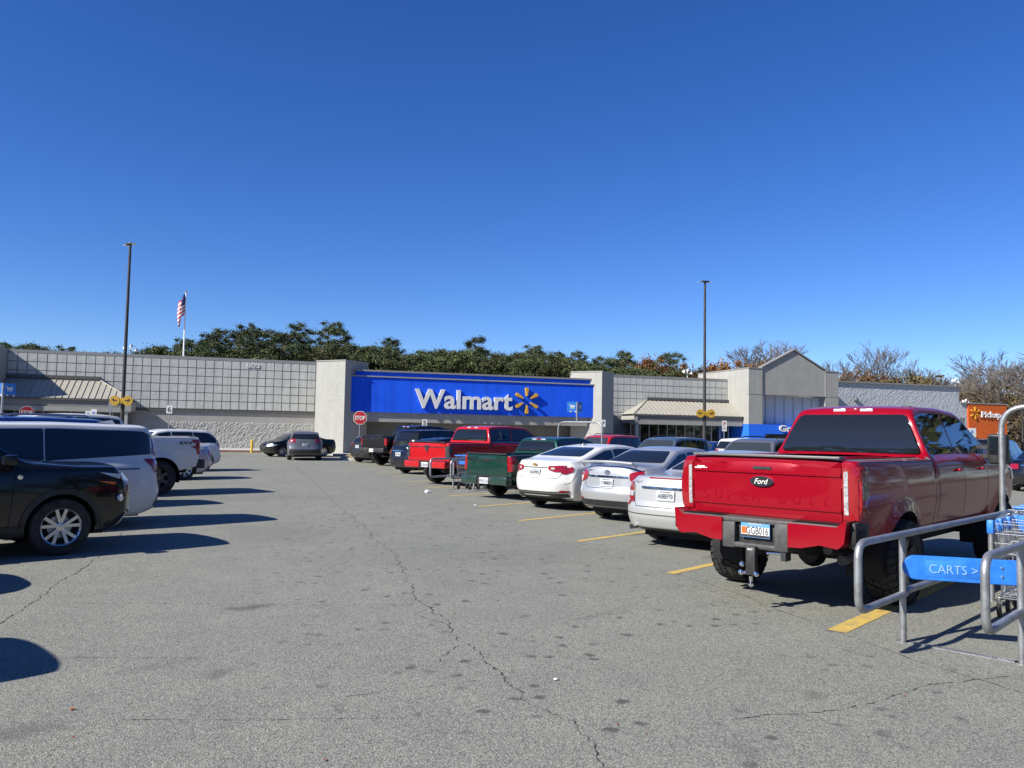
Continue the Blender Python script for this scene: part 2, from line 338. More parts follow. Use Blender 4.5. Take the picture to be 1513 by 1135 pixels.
# ------------------------------------------------------------------ store building
def wallmat(name, c1, c2, rough=0.85, bump=0.5, bs=2.5, bd=0.03, vor=False, scale=1.2, streak=0.0):
    m = mat(name, c1, rough, spec=0.3); k = NT(m); tc = k.n('TexCoord')
    n = k.n('TexNoise', Scale=scale, Detail=6, Roughness=0.65); k.l(tc.outputs['Object'], n.inputs['Vector'])
    r = k.n('ValToRGB'); r.color_ramp.elements[0].position = .3; r.color_ramp.elements[1].position = .7
    r.color_ramp.elements[0].color = (*c1, 1); r.color_ramp.elements[1].color = (*c2, 1); k.l(n.outputs[0], r.inputs[0])
    out = r.outputs[0]
    if streak:
        mp = k.n('Mapping'); mp.inputs['Scale'].default_value = (3.0, 3.0, 0.14); k.l(tc.outputs['Object'], mp.inputs[0])
        n3 = k.n('TexNoise', Scale=1.0, Detail=5, Roughness=0.7); k.l(mp.outputs[0], n3.inputs['Vector'])
        mr = k.n('MapRange'); mr.inputs[1].default_value = .35; mr.inputs[2].default_value = .7; mr.inputs[3].default_value = 1; mr.inputs[4].default_value = 1-streak
        k.l(n3.outputs[0], mr.inputs[0]); x = k.n('Mix', data_type='RGBA', blend_type='MULTIPLY'); x.inputs[0].default_value = 1
        k.l(out, x.inputs[6]); k.l(mr.outputs[0], x.inputs[7]); out = x.outputs[2]
    k.l(out, k.b.inputs['Base Color'])
    if vor: n2 = k.n('TexVoronoi', Scale=bs, feature='SMOOTH_F1'); h = n2.outputs['Distance']
    else: n2 = k.n('TexNoise', Scale=bs, Detail=4); h = n2.outputs[0]
    k.l(tc.outputs['Object'], n2.inputs['Vector'])
    bp = k.n('Bump', Strength=bump, Distance=bd); k.l(h, bp.inputs['Height']); k.l(bp.outputs[0], k.b.inputs['Normal'])
    return m
M['panel'] = wallmat('score_block_wall', (0.50, 0.505, 0.465), (0.57, 0.575, 0.53), streak=0.22)
M['joint'] = mat('wall_joint', (0.20, 0.20, 0.19), 0.9)
M['split'] = wallmat('split_face_block', (0.33, 0.325, 0.30), (0.41, 0.40, 0.37), bump=0.5, bs=14, bd=0.03)
M['split_blue'] = wallmat('split_face_grey_block', (0.38, 0.395, 0.41), (0.46, 0.475, 0.49), bump=0.5, bs=12, bd=0.03)
M['pillar'] = wallmat('pale_block', (0.335, 0.33, 0.30), (0.38, 0.375, 0.34), bump=0.5, bs=6, bd=0.04, streak=.08)
M['stucco'] = wallmat('stucco', (0.32, 0.31, 0.28), (0.365, 0.355, 0.325), bump=0.25, bs=14, bd=0.02, streak=.12)
M['band'] = wallmat('smooth_band', (0.34, 0.325, 0.295), (0.39, 0.37, 0.34), bump=0.2, bs=20, streak=.1)
M['cap'] = mat('parapet_cap', (0.30, 0.29, 0.27), 0.5, 0.3)
M['darktrim'] = mat('dark_trim', (0.09, 0.085, 0.08), 0.6)
M['fascia'] = wallmat('blue_fascia', (0.005, 0.095, 0.80), (0.010, 0.12, 0.88), 0.8, bump=0.3, bs=9, bd=0.02, streak=.2)
M['blue_band'] = mat('blue_band', (0.012, 0.14, 0.75), 0.7)
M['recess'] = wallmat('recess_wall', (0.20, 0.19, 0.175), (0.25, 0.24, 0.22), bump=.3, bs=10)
M['orange'] = wallmat('orange_wall', (0.52, 0.095, 0.015), (0.58, 0.115, 0.02), bump=.6, bs=4, bd=.05)
M['roofm'] = wallmat('standing_seam_metal', (0.34, 0.32, 0.26), (0.38, 0.355, 0.30), 0.45, bump=0.1, bs=2, streak=.1)
M['letter'] = mat('sign_letter_face', (0.70, 0.69, 0.65), 0.45)
M['spark'] = mat('sign_spark_face', (0.62, 0.34, 0.03), 0.45)
M['shop_glass'] = mat('storefront_glass', (0.012, 0.014, 0.015), 0.04, 0, 0, 0.6)
M['frame'] = mat('storefront_frame', (0.45, 0.44, 0.41), 0.45, .3)
M['kal'] = wallmat('translucent_panel', (0.55, 0.58, 0.62), (0.62, 0.65, 0.69), 0.4, bump=.1)
store = empty('store_building', (17, 63.45, 0), 0, 'long low superstore with gridded block walls, blue fascia and gabled entrance', 'store')
def sp(name, b, parent=None, smooth=False):
    o = b.build(name, parent or store, smooth); 
    if not parent: o.matrix_parent_inverse = Matrix.Translation((-17, -63.45, 0))
    else: o.matrix_parent_inverse = Matrix()
    return o
WY = 63.45
def scored(b, x0, x1, z0, z1, y, st=0.6, zc=None, mat_=None):
    """block wall with raked joints modelled as recessed strips between raised blocks"""
    n = round((x1-x0)/st); sx_ = (x1-x0)/n; zz = []; z = z1
    while z > z0+0.05: zz.append((max(z-st, z0), z)); z -= st
    b.box(x0, x1, y, y+0.25, z0, z1, M['joint'])
    g = 0.026
    for i in range(n):
        for a, c_ in zz: b.box(x0+i*sx_+g, x0+(i+1)*sx_-g, y-0.045, y+0.02, a+g, c_-g, mat_ or M['panel'])
# left wing
b = MB(); b.box(-16.2, 5.0, WY+0.2, WY+0.4, 0, 6.78, M['band']); b.box(-16.2, 5.0, WY+0.4, 125, 0, 6.2, M['band']); sp('wall', b)
b = MB(); scored(b, -16.2, 5.0, 2.98, 6.62, WY-0.05); sp('scored_panel', b)
b = MB(); b.box(-16.2, 5.0, WY-0.02, WY+0.2, 2.12, 2.82, M['band']); sp('smooth_band', b)
b = MB(); b.box(-16.2, 5.0, WY-0.12, WY+0.2, 2.82, 2.98, M['darktrim']); sp('ledge', b)
b = MB(); b.box(-16.2, 5.0, WY-0.10, WY+0.5, 6.62, 6.84, M['cap']); sp('parapet_cap', b)
def rough_wall(x0, x1, z0, z1, y, m_, step=0.13, amp=0.05, seed=5, name='rough_wall'):
    rr = random.Random(seed); nx = int((x1-x0)/step); nz = max(2, int((z1-z0)/step)); vs = []; fs = []
    for k_ in range(nz+1):
        for i in range(nx+1):
            e = 0 if k_ in (0, nz) or i in (0, nx) else 1
            vs.append((x0+(x1-x0)*i/nx+e*rr.uniform(-.04, .04), y-rr.random()**2*amp*e*.27, z0+(z1-z0)*k_/nz+e*rr.uniform(-.04, .04)))
    for k_ in range(nz):
        for i in range(nx):
            a = k_*(nx+1)+i; fs.append((a, a+1, a+nx+2, a+nx+1))
    bb = MB(); bb.add(vs, fs, m_); sp(name, bb)
rough_wall(-16.2, 5.0, 0.12, 2.12, WY-0.02, M['split'], 0.10, 0.12)
b = MB(); b.box(-16.2, 5.0, WY-0.06, WY+0.2, 0.0, 0.2, M['cream']); sp('base_course', b)
# number on the wall
vs, fs = text_fit('803', 0.92, 0.33, 0.02, 0.012); b = MB(); b.add(vs, fs, M['letter'], face_T((-0.16, WY-0.12, 6.35), 180)); sp('street_number', b)
# diamond pillars
for cx_ in (5.79, 24.62):
    b = MB(); c0 = Vector((cx_, 55.47)); s_ = 2.5/math.sqrt(2)
    b.prism([(c0.x, c0.y), (c0.x+s_, c0.y+s_), (c0.x, c0.y+2*s_), (c0.x-s_, c0.y+s_)], 0, 6.36, M['pillar'])
    p = sp('pillar', b)
    b = MB(); e = 0.04; b.prism([(c0.x, c0.y-e*1.4), (c0.x+s_+e*1.4, c0.y+s_), (c0.x, c0.y+2*s_+e*1.4), (c0.x-s_-e*1.4, c0.y+s_)], 6.36, 6.43, M['cap'])
    sp('pillar_cap', b)
for xa_ in (5.0, 25.1): b = MB(); b.box(xa_, xa_+.3, 57.6, WY+.3, 0, 6.3, M['pillar']); sp('return_wall', b)
# centre bay
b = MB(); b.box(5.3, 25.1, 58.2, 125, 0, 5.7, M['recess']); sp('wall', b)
b = MB(); b.box(6.12, 24.32, 55.95, 58.2, 2.95, 5.36, M['fascia']); sp('fascia', b)
b = MB(); b.box(6.6, 24.0, 56.15, 58.0, 5.45, 5.74, M['fascia']); sp('upper_fascia', b)
b = MB(); b.box(6.08, 24.36, 55.88, 58.2, 5.36, 5.44, M['stucco']); b.box(6.5, 24.1, 56.05, 58.2, 5.74, 5.86, M['cap']); sp('parapet_cap', b)
b = MB(); b.box(6.4, 23.75, 56.1, 58.2, 2.30, 2.95, M['stucco']); sp('soffit_beam', b)
b = MB(); b.cyl((10.9, 58.2, 2.05), (10.9, 57.95, 2.05), .13, M['cream']); b.lathe([(0, .12), (.1, .08), (.15, 0)], M['cream'], 12, Matrix.Translation((10.9, 57.9, 1.98))); sp('wall_lamp', b, smooth=True)
b = MB(); b.box(-16.2, 40.3, 57.0, WY-.13, 0.0, 0.13, M['band']) if False else None
# right wing
b = MB(); b.box(25.4, 40.35, WY+0.2, WY+.4, 0, 6.78, M['band']); b.box(25.4, 49, WY+.4, 125, 0, 6.2, M['band']); sp('wall', b)
b = MB(); scored(b, 25.4, 40.35, 3.3, 6.62, WY-0.05); sp('scored_panel', b)
b = MB(); b.box(25.4, 40.35, WY-0.10, WY+0.5, 6.62, 6.84, M['cap']); sp('parapet_cap', b)
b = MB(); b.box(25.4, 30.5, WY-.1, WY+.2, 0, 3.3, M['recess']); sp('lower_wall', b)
# canopies: hipped standing-seam roof over a storefront
def canopy(x0, x1, hipside, ztop, zeave=3.45, ye=60.85):
    dp = WY-.1-ye; b = MB(); T = None
    if hipside < 0: tl, tr, el, er = x0+dp, x1, x0, x1
    else: tl, tr, el, er = x0, x1-dp, x0, x1
    A = (el, ye, zeave); B = (er, ye, zeave); C_ = (tr, WY-.1, ztop); D = (tl, WY-.1, ztop)
    b.add([A, B, C_, D], [(0, 1, 2, 3)], M['roofm'])
    if hipside < 0: b.add([(el, ye, zeave), D, (el, WY-.1, zeave)], [(0, 1, 2)], M['roofm'])
    else: b.add([(er, ye, zeave), (er, WY-.1, zeave), C_], [(0, 1, 2)], M['roofm'])
    x = el+0.25
    while x < er-0.05:      # raised seams
        if hipside < 0: t = clamp((x-el)/dp)
        else: t = clamp((er-x)/dp)
        if t > 0.05:
            p = Vector((x, ye, zeave)); q = Vector((x, lerp(ye, WY-.1, t), lerp(zeave, ztop, t)))
            nn = Vector((0, -(ztop-zeave), dp)).normalized()*0.045
            for dx in (-.012,):
                b.add([p+Vector((-.012, 0, 0)), q+Vector((-.012, 0, 0)), q+Vector((-.012, 0, 0))+nn, p+Vector((-.012, 0, 0))+nn,
                       p+Vector((.012, 0, 0)), q+Vector((.012, 0, 0)), q+Vector((.012, 0, 0))+nn, p+Vector((.012, 0, 0))+nn],
                      [(0, 1, 2, 3), (4, 7, 6, 5), (3, 2, 6, 7), (0, 3, 7, 4)], M['roofm'])
        x += 0.40
    hp = (A, D) if hipside < 0 else (B, C_)
    b.tube([Vector(hp[0])+Vector((0, 0, .03)), Vector(hp[1])+Vector((0, 0, .03))], 0.05, M['roofm'], 6)
    rf = sp('canopy_roof', b)
    b = MB(); b.box(tl-.1, tr+.1, WY-.32, WY-.1, ztop-.03, ztop+.2, M['darktrim'])
    b.box(el-.03, er+.03, ye-.05, ye+.1, zeave-.14, zeave-.01, M['darktrim'])
    sp('canopy_gutter', b)
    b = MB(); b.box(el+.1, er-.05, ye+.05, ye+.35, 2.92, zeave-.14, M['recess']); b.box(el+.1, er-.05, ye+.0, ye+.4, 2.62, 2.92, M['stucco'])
    xx = el if hipside < 0 else er-.0
    b.box(min(xx, xx+.35*(-hipside)), max(xx, xx+.35*(-hipside)), ye-.02, WY-.2, 2.7, zeave-.15, M['stucco'])
    sp('canopy_beam', b)
    b = MB()
    xx = el+.35 if hipside < 0 else er-.35
    b.box(xx-.14, xx+.14, ye+.06, ye+.34, 0, 2.62, M['frame']); sp('canopy_post', b)
    b = MB(); b.box(el+.4, er-.4, 62.5, 62.56, 0.1, 2.7, M['shop_glass']); g = sp('storefront_window', b)
    b = MB(); x = el+.5 if hipside < 0 else er-.5; s_ = 1 if hipside < 0 else -1
    while el < x < er: b.box(x-.035, x+.035, 62.42, 62.62, 0.1, 2.7, M['frame']); x += s_*0.86
    b.box(el+.4, er-.4, 62.43, 62.6, 2.6, 2.75, M['frame']); o = sp('window_frame', b)
canopy(29.9, 40.3, -1, 4.78); canopy(-16.15, -8.0, 1, 4.92, 3.5)
# gabled entrance, right
def gable(x0, x1, ze, za, ztag, openz=(2.9, 5.3)):
    yf = 60.1
    for xa_, xb_ in ((x0, x0+1.35), (x1-1.35, x1)): b = MB(); b.box(xa_, xb_, yf, WY+5, 0, ze, M['stucco']); sp('gable_pier', b)
    b = MB(); b.add([(x0+1.35, yf+.08, 5.36), (x1-1.35, yf+.08, 5.36), (x1-1.35, yf+.08, ze+.05), ((x0+x1)/2, yf+.08, za), (x0+1.35, yf+.08, ze+.05),
           (x0+1.35, yf+.5, 5.36), (x1-1.35, yf+.5, 5.36), (x1-1.35, yf+.5, ze+.05), ((x0+x1)/2, yf+.5, za), (x0+1.35, yf+.5, ze+.05)],
          [(0, 1, 2, 3, 4), (9, 8, 7, 6, 5), (0, 5, 6, 1), (1, 6, 7, 2), (2, 7, 8, 3), (3, 8, 9, 4), (4, 9, 5, 0)], M['stucco'])
    sp('gable_wall', b)
    b = MB()
    for a, c_ in (((x0+1.3, ze+.02), ((x0+x1)/2, za)), (((x0+x1)/2, za), (x1-1.3, ze+.02))):
        b.add([(a[0], yf-.05, a[1]+.07), (c_[0], yf-.05, c_[1]+.07), (c_[0], yf+.6, c_[1]+.07), (a[0], yf+.6, a[1]+.07),
               (a[0], yf-.05, a[1]+.16), (c_[0], yf-.05, c_[1]+.16), (c_[0], yf+.6, c_[1]+.16), (a[0], yf+.6, a[1]+.16)],
              [(0, 1, 2, 3), (4, 7, 6, 5), (0, 4, 5, 1), (3, 2, 6, 7), (0, 3, 7, 4), (1, 5, 6, 2)], M['cap'])
    b.box(x0-.04, x0+1.39, yf-.04, WY+5, ze, ze+.09, M['cap']); b.box(x1-1.39, x1+.04, yf-.04, WY+5, ze, ze+.09, M['cap'])
    sp('gable_coping', b)
    b = MB(); b.box(x0-.006, x1+.006, yf-.012, yf+.5, 5.36, 5.40, M['joint']); b.box(x0+1.33, x0+1.37, yf-.01, yf+.1, 2.85, ze, M['joint']); b.box(x1-1.37, x1-1.33, yf-.01, yf+.1, 2.85, ze, M['joint'])
    sp('wall_joint', b)
    b = MB(); b.box(x0+1.35, x1-1.35, yf+.9, yf+1.0, 2.85, 5.36, M['kal']); pn = sp('translucent_panel', b)
    b = MB(); x = x0+1.35
    while x < x1-1.3: b.box(x-.03, x+.03, yf+.86, yf+.9, 2.85, 5.36, M['band']); x += 0.95
    sp('panel_rib', b)
    b = MB(); b.box(x0-.02, x1+.02, yf-.03, WY+.0, 0.0, 2.82, M['blue_band']); sp('blue_band', b)
    b = MB(); b.box(x0+1.6, x1-1.6, yf-.06, yf+.0, 0.1, 2.0, M['shop_glass']); sp('entrance_door', b)
gable(40.36, 49.6, 7.6, 9.3, 1)
vs, fs = text_fit('Grocery', 3.5, 0.74, 0.05, 0.03); b = MB()
b.add(vs, fs, M['letter'], face_T((45.1, 60.0, 2.42), 180))
tag(b.build('department_sign', smooth=False), 'white raised lettering on the blue band of the gabled entrance behind the big red truck', 'sign')
# far left block that shades the wall
b = MB(); b.box(-27, -16.2, 60.1, 70, 0, 6.85, M['stucco']); sp('entrance_block', b)
b = MB(); b.box(-60, -27, WY, 125, 0, 6.8, M['panel']); sp('wall', b)
# far right wing
b = MB(); b.box(49.6, 66.9, WY+.1, 120, 0, 7.0, M['split_blue']); b.box(66.9, 67.9, WY+.1, 100, 0, 5.42, M['split_blue']); sp('wall', b)
rough_wall(49.62, 66.9, 0.1, 7.02, WY+.08, M['split_blue'], 0.13, 0.09, 7)
rough_wall(66.9, 67.88, 0.1, 5.4, WY+.08, M['split_blue'], 0.13, 0.09, 8)
b = MB(); b.box(49.6, 66.95, WY-.1, WY+.6, 7.02, 7.15, M['cap']); b.box(66.95, 73.0, WY-.1, WY+.6, 5.42, 5.54, M['cap']); sp('parapet_cap', b)
b = MB(); b.box(67.9, 72.9, WY-.05, WY+20, 0, 5.42, M['orange']); sp('orange_wall', b)
b = MB(); b.lathe([(0, .28), (.16, .24), (.24, 0)], M['darktrim'], 12, Matrix.Translation((54.3, WY-.1, 5.35))); sp('wall_lamp', b, smooth=True)
b = MB(); b.box(65.6, 66.9, WY-.25, WY+.1, 0, 2.6, M['recess']); b.box(65.7, 66.6, WY-.3, WY-.2, 2.7, 3.4, M['darktrim']); sp('service_box', b)
# sidewalk along the front
M['walk'] = wallmat('concrete_walk', (0.36, 0.34, 0.31), (0.43, 0.41, 0.37), bump=.2, bs=30, bd=.01)
M['redcurb'] = noisy(mat('red_brown_kerb', (0.26, 0.13, 0.09), 0.8), (0.20, 0.10, 0.07), (0.33, 0.19, 0.14), 4)
b = MB(); b.box(-60, 5.0, 60.0, WY-.02, 0, .13, M['walk']); b.box(5.0, 25.4, 53.9, 58.25, 0, .14, M['walk']); b.box(25.4, 75, 58.3, WY+.2, 0, .135, M['walk']); tag(b.build('sidewalk', smooth=False), kind='structure')
b = MB(); b.box(-60, 5.0, 59.82, 60.0, 0, .15, M['redcurb']); tag(b.build('kerb', smooth=False), kind='structure')
# ------------------------------------------------------------------ store sign
sign = empty('store_name_sign', (14.2, 55.93, 4.0), 0, 'big white raised letters spelling the store name across the blue fascia', 'sign')
word = 'Walmart'; full, _ = text_geo(word, 1.0, 0.01, 0.022); fx0 = min(v.x for v in full); fx1 = max(v.x for v in full)
capv, _ = text_geo('W', 1.0, 0.01, 0.022); caph = max(v.y for v in capv)
SX = 7.12/(fx1-fx0); SZ = 1.30/caph
for i, ch in enumerate(word):
    pre, _ = text_geo(word[:i+1], 1.0, 0.01, 0.022); one, fs = text_geo(ch, 1.0, 0.01, 0.022)
    off = max(v.x for v in pre)-max(v.x for v in one)
    b = MB(); b.add([Vector(((v.x+off-fx0)*SX-3.56, (0 if v.z < 0 else -1)*0.2, v.y*SZ-0.65)) for v in one], fs, M['letter'])
    b.build('letter', sign, False)
def spark(name, loc, rad, label, thick=0.2, parent_az=180):
    s_ = empty(name, loc, 0, label, 'sign')
    for i in range(6):
        a = math.pi/2+i*math.pi/3; b = MB(); L0, L1 = rad*0.34, rad; w0, w1 = rad*.055, rad*.13; pts = []
        for t, wd in ((L0, w0*.6), (L0+.04*rad, w0), (L1-.1*rad, w1), (L1-.02*rad, w1*.75), (L1, w1*.3)): pts.append((t, wd))
        poly = [(t, wd) for t, wd in pts]+[(t, -wd) for t, wd in reversed(pts)]
        P2 = [(t*math.cos(a)-q*math.sin(a), t*math.sin(a)+q*math.cos(a)) for t, q in poly]
        n = len(P2); vs = [(x, 0, z) for x, z in P2]+[(x, -thick, z) for x, z in P2]
        b.add(vs, [tuple(range(n)), tuple(range(2*n-1, n-1, -1))]+[(i_, n+i_, n+(i_+1) % n, (i_+1) % n) for i_ in range(n)], M['spark'])
        b.build('ray', s_, False)
spark('starburst_sign', (18.85, 55.93, 4.05), .95, 'large yellow six-rayed starburst at the right end of the white letters')
vs, fs = text_fit('Pickup', 2.5, 0.78, 0.06, 0.02); b = MB(); b.add(vs, fs, M['letter'], face_T((70.75, WY-.12, 4.30), 180))
tag(b.build('pickup_sign', smooth=False), 'white raised word on the orange wall at the far right', 'sign')
spark('starburst_sign', (68.7, WY-.06, 4.5), 0.62, 'small yellow starburst on the orange wall at the far right', .12)

# ------------------------------------------------------------------ trees behind the store
def leafmat(name, c1, c2, c3):
    m = mat(name, c1, 0.75, spec=0.2); k = NT(m); g = k.n('NewGeometry'); oi = k.n('ObjectInfo')
    r = k.n('ValToRGB'); e = r.color_ramp.elements; e[0].color = (*c1, 1); e[1].color = (*c3, 1); e.new(0.5).color = (*c2, 1)
    k.l(g.outputs['Random Per Island'], r.inputs[0])
    hv = k.n('HueSaturation'); mr = k.n('MapRange'); mr.inputs[3].default_value = .6; mr.inputs[4].default_value = 1.35
    k.l(oi.outputs['Random'], mr.inputs[0]); k.l(mr.outputs[0], hv.inputs['Value'])
    mh = k.n('MapRange'); mh.inputs[3].default_value = .485; mh.inputs[4].default_value = .515; k.l(oi.outputs['Random'], mh.inputs[0]); k.l(mh.outputs[0], hv.inputs['Hue'])
    k.l(r.outputs[0], hv.inputs['Color']); k.l(hv.outputs[0], k.b.inputs['Base Color']); return m
M['pine'] = leafmat('pine_needles', (0.028, 0.044, 0.020), (0.060, 0.080, 0.032), (0.12, 0.135, 0.055))
M['green'] = leafmat('evergreen_leaves', (0.034, 0.046, 0.019), (0.072, 0.086, 0.032), (0.14, 0.145, 0.055))
M['rust'] = leafmat('rust_leaves', (0.09, 0.035, 0.014), (0.17, 0.072, 0.026), (0.24, 0.12, 0.045))
M['tan'] = leafmat('tan_leaves', (0.10, 0.07, 0.035), (0.16, 0.11, 0.055), (0.13, 0.12, 0.04))
M['bark'] = noisy(mat('bark', (0.09, 0.065, 0.05), 0.9), (0.06, 0.045, 0.035), (0.14, 0.105, 0.08), 3)
M['twig'] = mat('grey_twig', (0.105, 0.088, 0.075), 0.9)
def clumps(rnd, centres, n, leaf, squash=0.75, soft=True):
    vs = []; fs = []
    for (c, rad) in centres:
        for _ in range(n):
            d = Vector((rnd.gauss(0, 1), rnd.gauss(0, 1), rnd.gauss(0, 1))); d.normalize(); rr = rad*(rnd.random()**0.45)
            rr = rad*abs(rnd.gauss(0, .62)) if soft else rr; p = Vector(c)+Vector((d.x*rr, d.y*rr, d.z*rr*squash)); a = Vector((rnd.gauss(0, 1), rnd.gauss(0, 1), rnd.gauss(0, .7))).normalized(); b_ = a.cross(Vector((rnd.gauss(0, 1), rnd.gauss(0, 1), rnd.gauss(0, 1)))).normalized()
            L = leaf*rnd.uniform(.6, 1.5); k_ = len(vs)
            vs += [p-a*L*.5, p+b_*L*.33, p+a*L*.5, p-b_*L*.3]; fs.append((k_, k_+1, k_+2, k_+3))
    return vs, fs
def mk(name, vs, fs, m):
    me = bpy.data.meshes.new(name); me.from_pydata([tuple(v) for v in vs], [], fs); me.materials.append(m); me.update(); return me
def pine_meshes(seed, h=20, m='pine', r=4.2, lo=0.45):
    rnd = random.Random(seed); cs = []; tb = MB(); lean = rnd.uniform(-.03, .03)
    tr = [(lean*z, 0, z) for z in (0, h*.3, h*.6, h*.97)]
    tb.tube(tr, [.30, .24, .16, .04], M['bark'], 7)
    for i in range(78):
        z = h*rnd.uniform(lo, 1.0); q = (z/h-lo)/(1-lo); rr = r*(0.35+0.95*math.sin(math.pi*min(1, q*0.72+.24)))*rnd.uniform(.3, 1.0); a = rnd.uniform(0, 6.28)
        c = (rr*math.cos(a)+lean*z, rr*math.sin(a), z-.3); s_ = rnd.uniform(.55, 1.25); cs.append((c, s_))
        tb.tube([(lean*z, 0, z-rr*.28), (c[0]*.6, c[1]*.6, z-rr*.12), c], [.09, .05, .02], M['bark'], 4)
    vs, fs = clumps(rnd, cs, 260, 0.22, .6)
    return mk('trunk_mesh', *(lambda x: (x.v, x.f))(tb), M['bark']), mk('crown_mesh', vs, fs, M[m])
def broad_meshes(seed, h=14, r=5, m='green', n=95, per=230, leaf=.24):
    rnd = random.Random(seed); cs = []; tb = MB(); tb.tube([(0, 0, 0), (0, 0, h*.4), (.3, 0, h*.85)], [.28, .2, .05], M['bark'], 7)
    for i in range(n):
        u = rnd.random(); a = rnd.uniform(0, 6.28); z = h*(.22+.72*u); rr = r*math.sqrt(max(0.04, 1-((z/h-.5)/.52)**2))*rnd.uniform(.35, 1.0)
        c = (rr*math.cos(a), rr*math.sin(a), z); cs.append((c, rnd.uniform(.55, 1.35))); tb.tube([(0, 0, max(h*.15, z-rr*.7)), c], [.08, .02], M['bark'], 4)
    vs, fs = clumps(rnd, cs, per, leaf, .8)
    return mk('trunk_mesh', *(lambda x: (x.v, x.f))(tb), M['bark']), mk('crown_mesh', vs, fs, M[m])
def bare_meshes(seed, h=17, spread=.42, leafy=0):
    rnd = random.Random(seed); tb = MB(); tw = MB()
    def grow(p, d, L, r, dep):
        q = p+d*L; mid = p+d*L*.5+Vector((rnd.gauss(0, 1), rnd.gauss(0, 1), 0))*L*.04
        (tb if dep < 3 else tw).tube([p, mid, q], [max(.028, r), max(.025, r*.82), max(.02, r*.62)], M['bark' if dep < 2 else 'twig'], 5 if dep < 2 else 3)
        if dep >= 6: return
        for i in range(2 if dep < 1 else rnd.choice((2, 3, 3))):
            nd = (d+Vector((rnd.gauss(0, spread), rnd.gauss(0, spread), rnd.gauss(.12, spread*.5)))).normalized()
            grow(p+d*L*rnd.uniform(.55, 1), nd, L*rnd.uniform(.62, .84), r*.58, dep+1)
    grow(Vector((0, 0, 0)), Vector((0, 0, 1)), h*.32, .20, 0)
    tme = mk('trunk_mesh', tb.v, tb.f, M['bark']); tme2 = mk('twig_mesh', tw.v, tw.f, M['twig']); return tme, tme2
T_PINE = [pine_meshes(s_, 20, r=rr_, lo=lo_) for s_, rr_, lo_ in ((1, 4.2, .52), (2, 3.4, .45), (3, 4.8, .6))]
T_LOWPINE = [pine_meshes(s_, 16, r=rr_, lo=.22) for s_, rr_ in ((21, 3.2), (22, 3.8))]
T_GREEN = [broad_meshes(s_, 15, 5, 'green') for s_ in (4, 5, 6)]
T_RUST = [broad_meshes(s_, 13, 5, 'rust', 60, 200, .26) for s_ in (7, 8)]
T_TAN = [broad_meshes(s_, 13, 4.5, 'tan', 50, 90, .24) for s_ in (9, 10)]
T_BARE = [bare_meshes(s_) for s_ in (11, 12, 13, 15)]
_rt = random.Random(42)
def tree(kind, tmpl, x, y, h, z0=0, base=20., label='', group='', cat='tree', wide=1.0):
    o = empty(kind, (x, y, z0), _rt.uniform(0, 6.28), label, cat, group); s_ = h/base; o.scale = (s_*wide, s_*wide, s_)
    a, c_ = tmpl
    t = bpy.data.objects.new('trunk', a); COL.objects.link(t); t.parent = o
    c = bpy.data.objects.new('crown', c_); COL.objects.link(c); c.parent = o
    return o
def px_to(px, py, Y):
    """sight line through a picture position, met at depth Y: returns x, z"""
    a = px-756.5; b_ = 567.5-py; d = F*1200+Rv*(a*cr-b_*sr)+Uv*(a*sr+b_*cr); t = Y/d.y; return d.x*t, EYE+d.z*t
LB = dict(pine_tree=('tall pine standing in the wood behind the store roof', 'pines behind the store'),
          evergreen_tree=('dense dark green tree in the wood behind the store', 'evergreen trees behind the store'),
          oak_tree=('rusty orange autumn tree behind the right half of the store', 'autumn trees behind the store'),
          brown_tree=('thin brown leafed tree behind the far right of the store', 'brown trees behind the store'),
          bare_tree=('bare grey leafless tree rising behind the right half of the store', 'bare trees behind the store'))
def skyline(pts, step, kind, tm, Y0, dY, base, jit=6, seed=1, wide=1.0, hj=(0.9, 1.0)):
    rnd = random.Random(seed); px = pts[0][0]
    while px < pts[-1][0]:
        Y = Y0+rnd.uniform(-dY, dY); py = interp(pts, px)+rnd.uniform(0, jit); x, z = px_to(px, py, Y)
        tree(kind, rnd.choice(tm), x, Y, z+1.0-0.0 if True else 0, -1.0, base, LB[kind][0], LB[kind][1], 'tree', wide*rnd.uniform(.85, 1.2)*clamp(22/(z+1), .8, 1.7))
        px += step*rnd.uniform(.7, 1.3)
# individual tall pines whose crowns stand out against the sky
for px, py in ((268, 499), (306, 492), (336, 486), (372, 478), (392, 486), (424, 492), (446, 479), (487, 474), (505, 486), (575, 499), (700, 498), (785, 509), (920, 518), (990, 521), (235, 512), (50, 508), (95, 510), (10, 506)):
    Y = 138+_rt.uniform(-6, 6); x, z = px_to(px, py, Y); tree('pine_tree', _rt.choice(T_PINE), x, Y, z+1, -1, 20., LB['pine_tree'][0], LB['pine_tree'][1], 'tree', 0.9)
# the body of the wood, left to right
skyline([(-60, 500), (60, 505), (130, 512), (200, 517), (260, 505), (330, 504), (440, 502), (520, 506), (640, 513), (700, 511), (800, 517), (880, 528), (1000, 535), (1060, 540)], 24, 'evergreen_tree', T_GREEN, 133, 4, 15, 13, 2, 0.6)
skyline([(-60, 508), (200, 519), (330, 512), (520, 520), (800, 528), (1000, 545)], 30, 'evergreen_tree', T_GREEN, 128.5, 2, 15, 9, 3, 0.8)
skyline([(-40, 508), (200, 518), (330, 500), (500, 505), (640, 512), (860, 520), (1000, 532)], 22, 'pine_tree', T_LOWPINE, 131, 4, 16, 16, 4, .7)
skyline([(500, 507), (640, 512), (860, 519), (1000, 531)], 40, 'pine_tree', T_PINE, 142, 4, 20, 8, 14, .75)
skyline([(1000, 538), (1060, 530), (1130, 527), (1180, 545), (1240, 552), (1330, 551), (1400, 556)], 34, 'oak_tree', T_RUST, 131, 5, 13, 8, 5, .95)
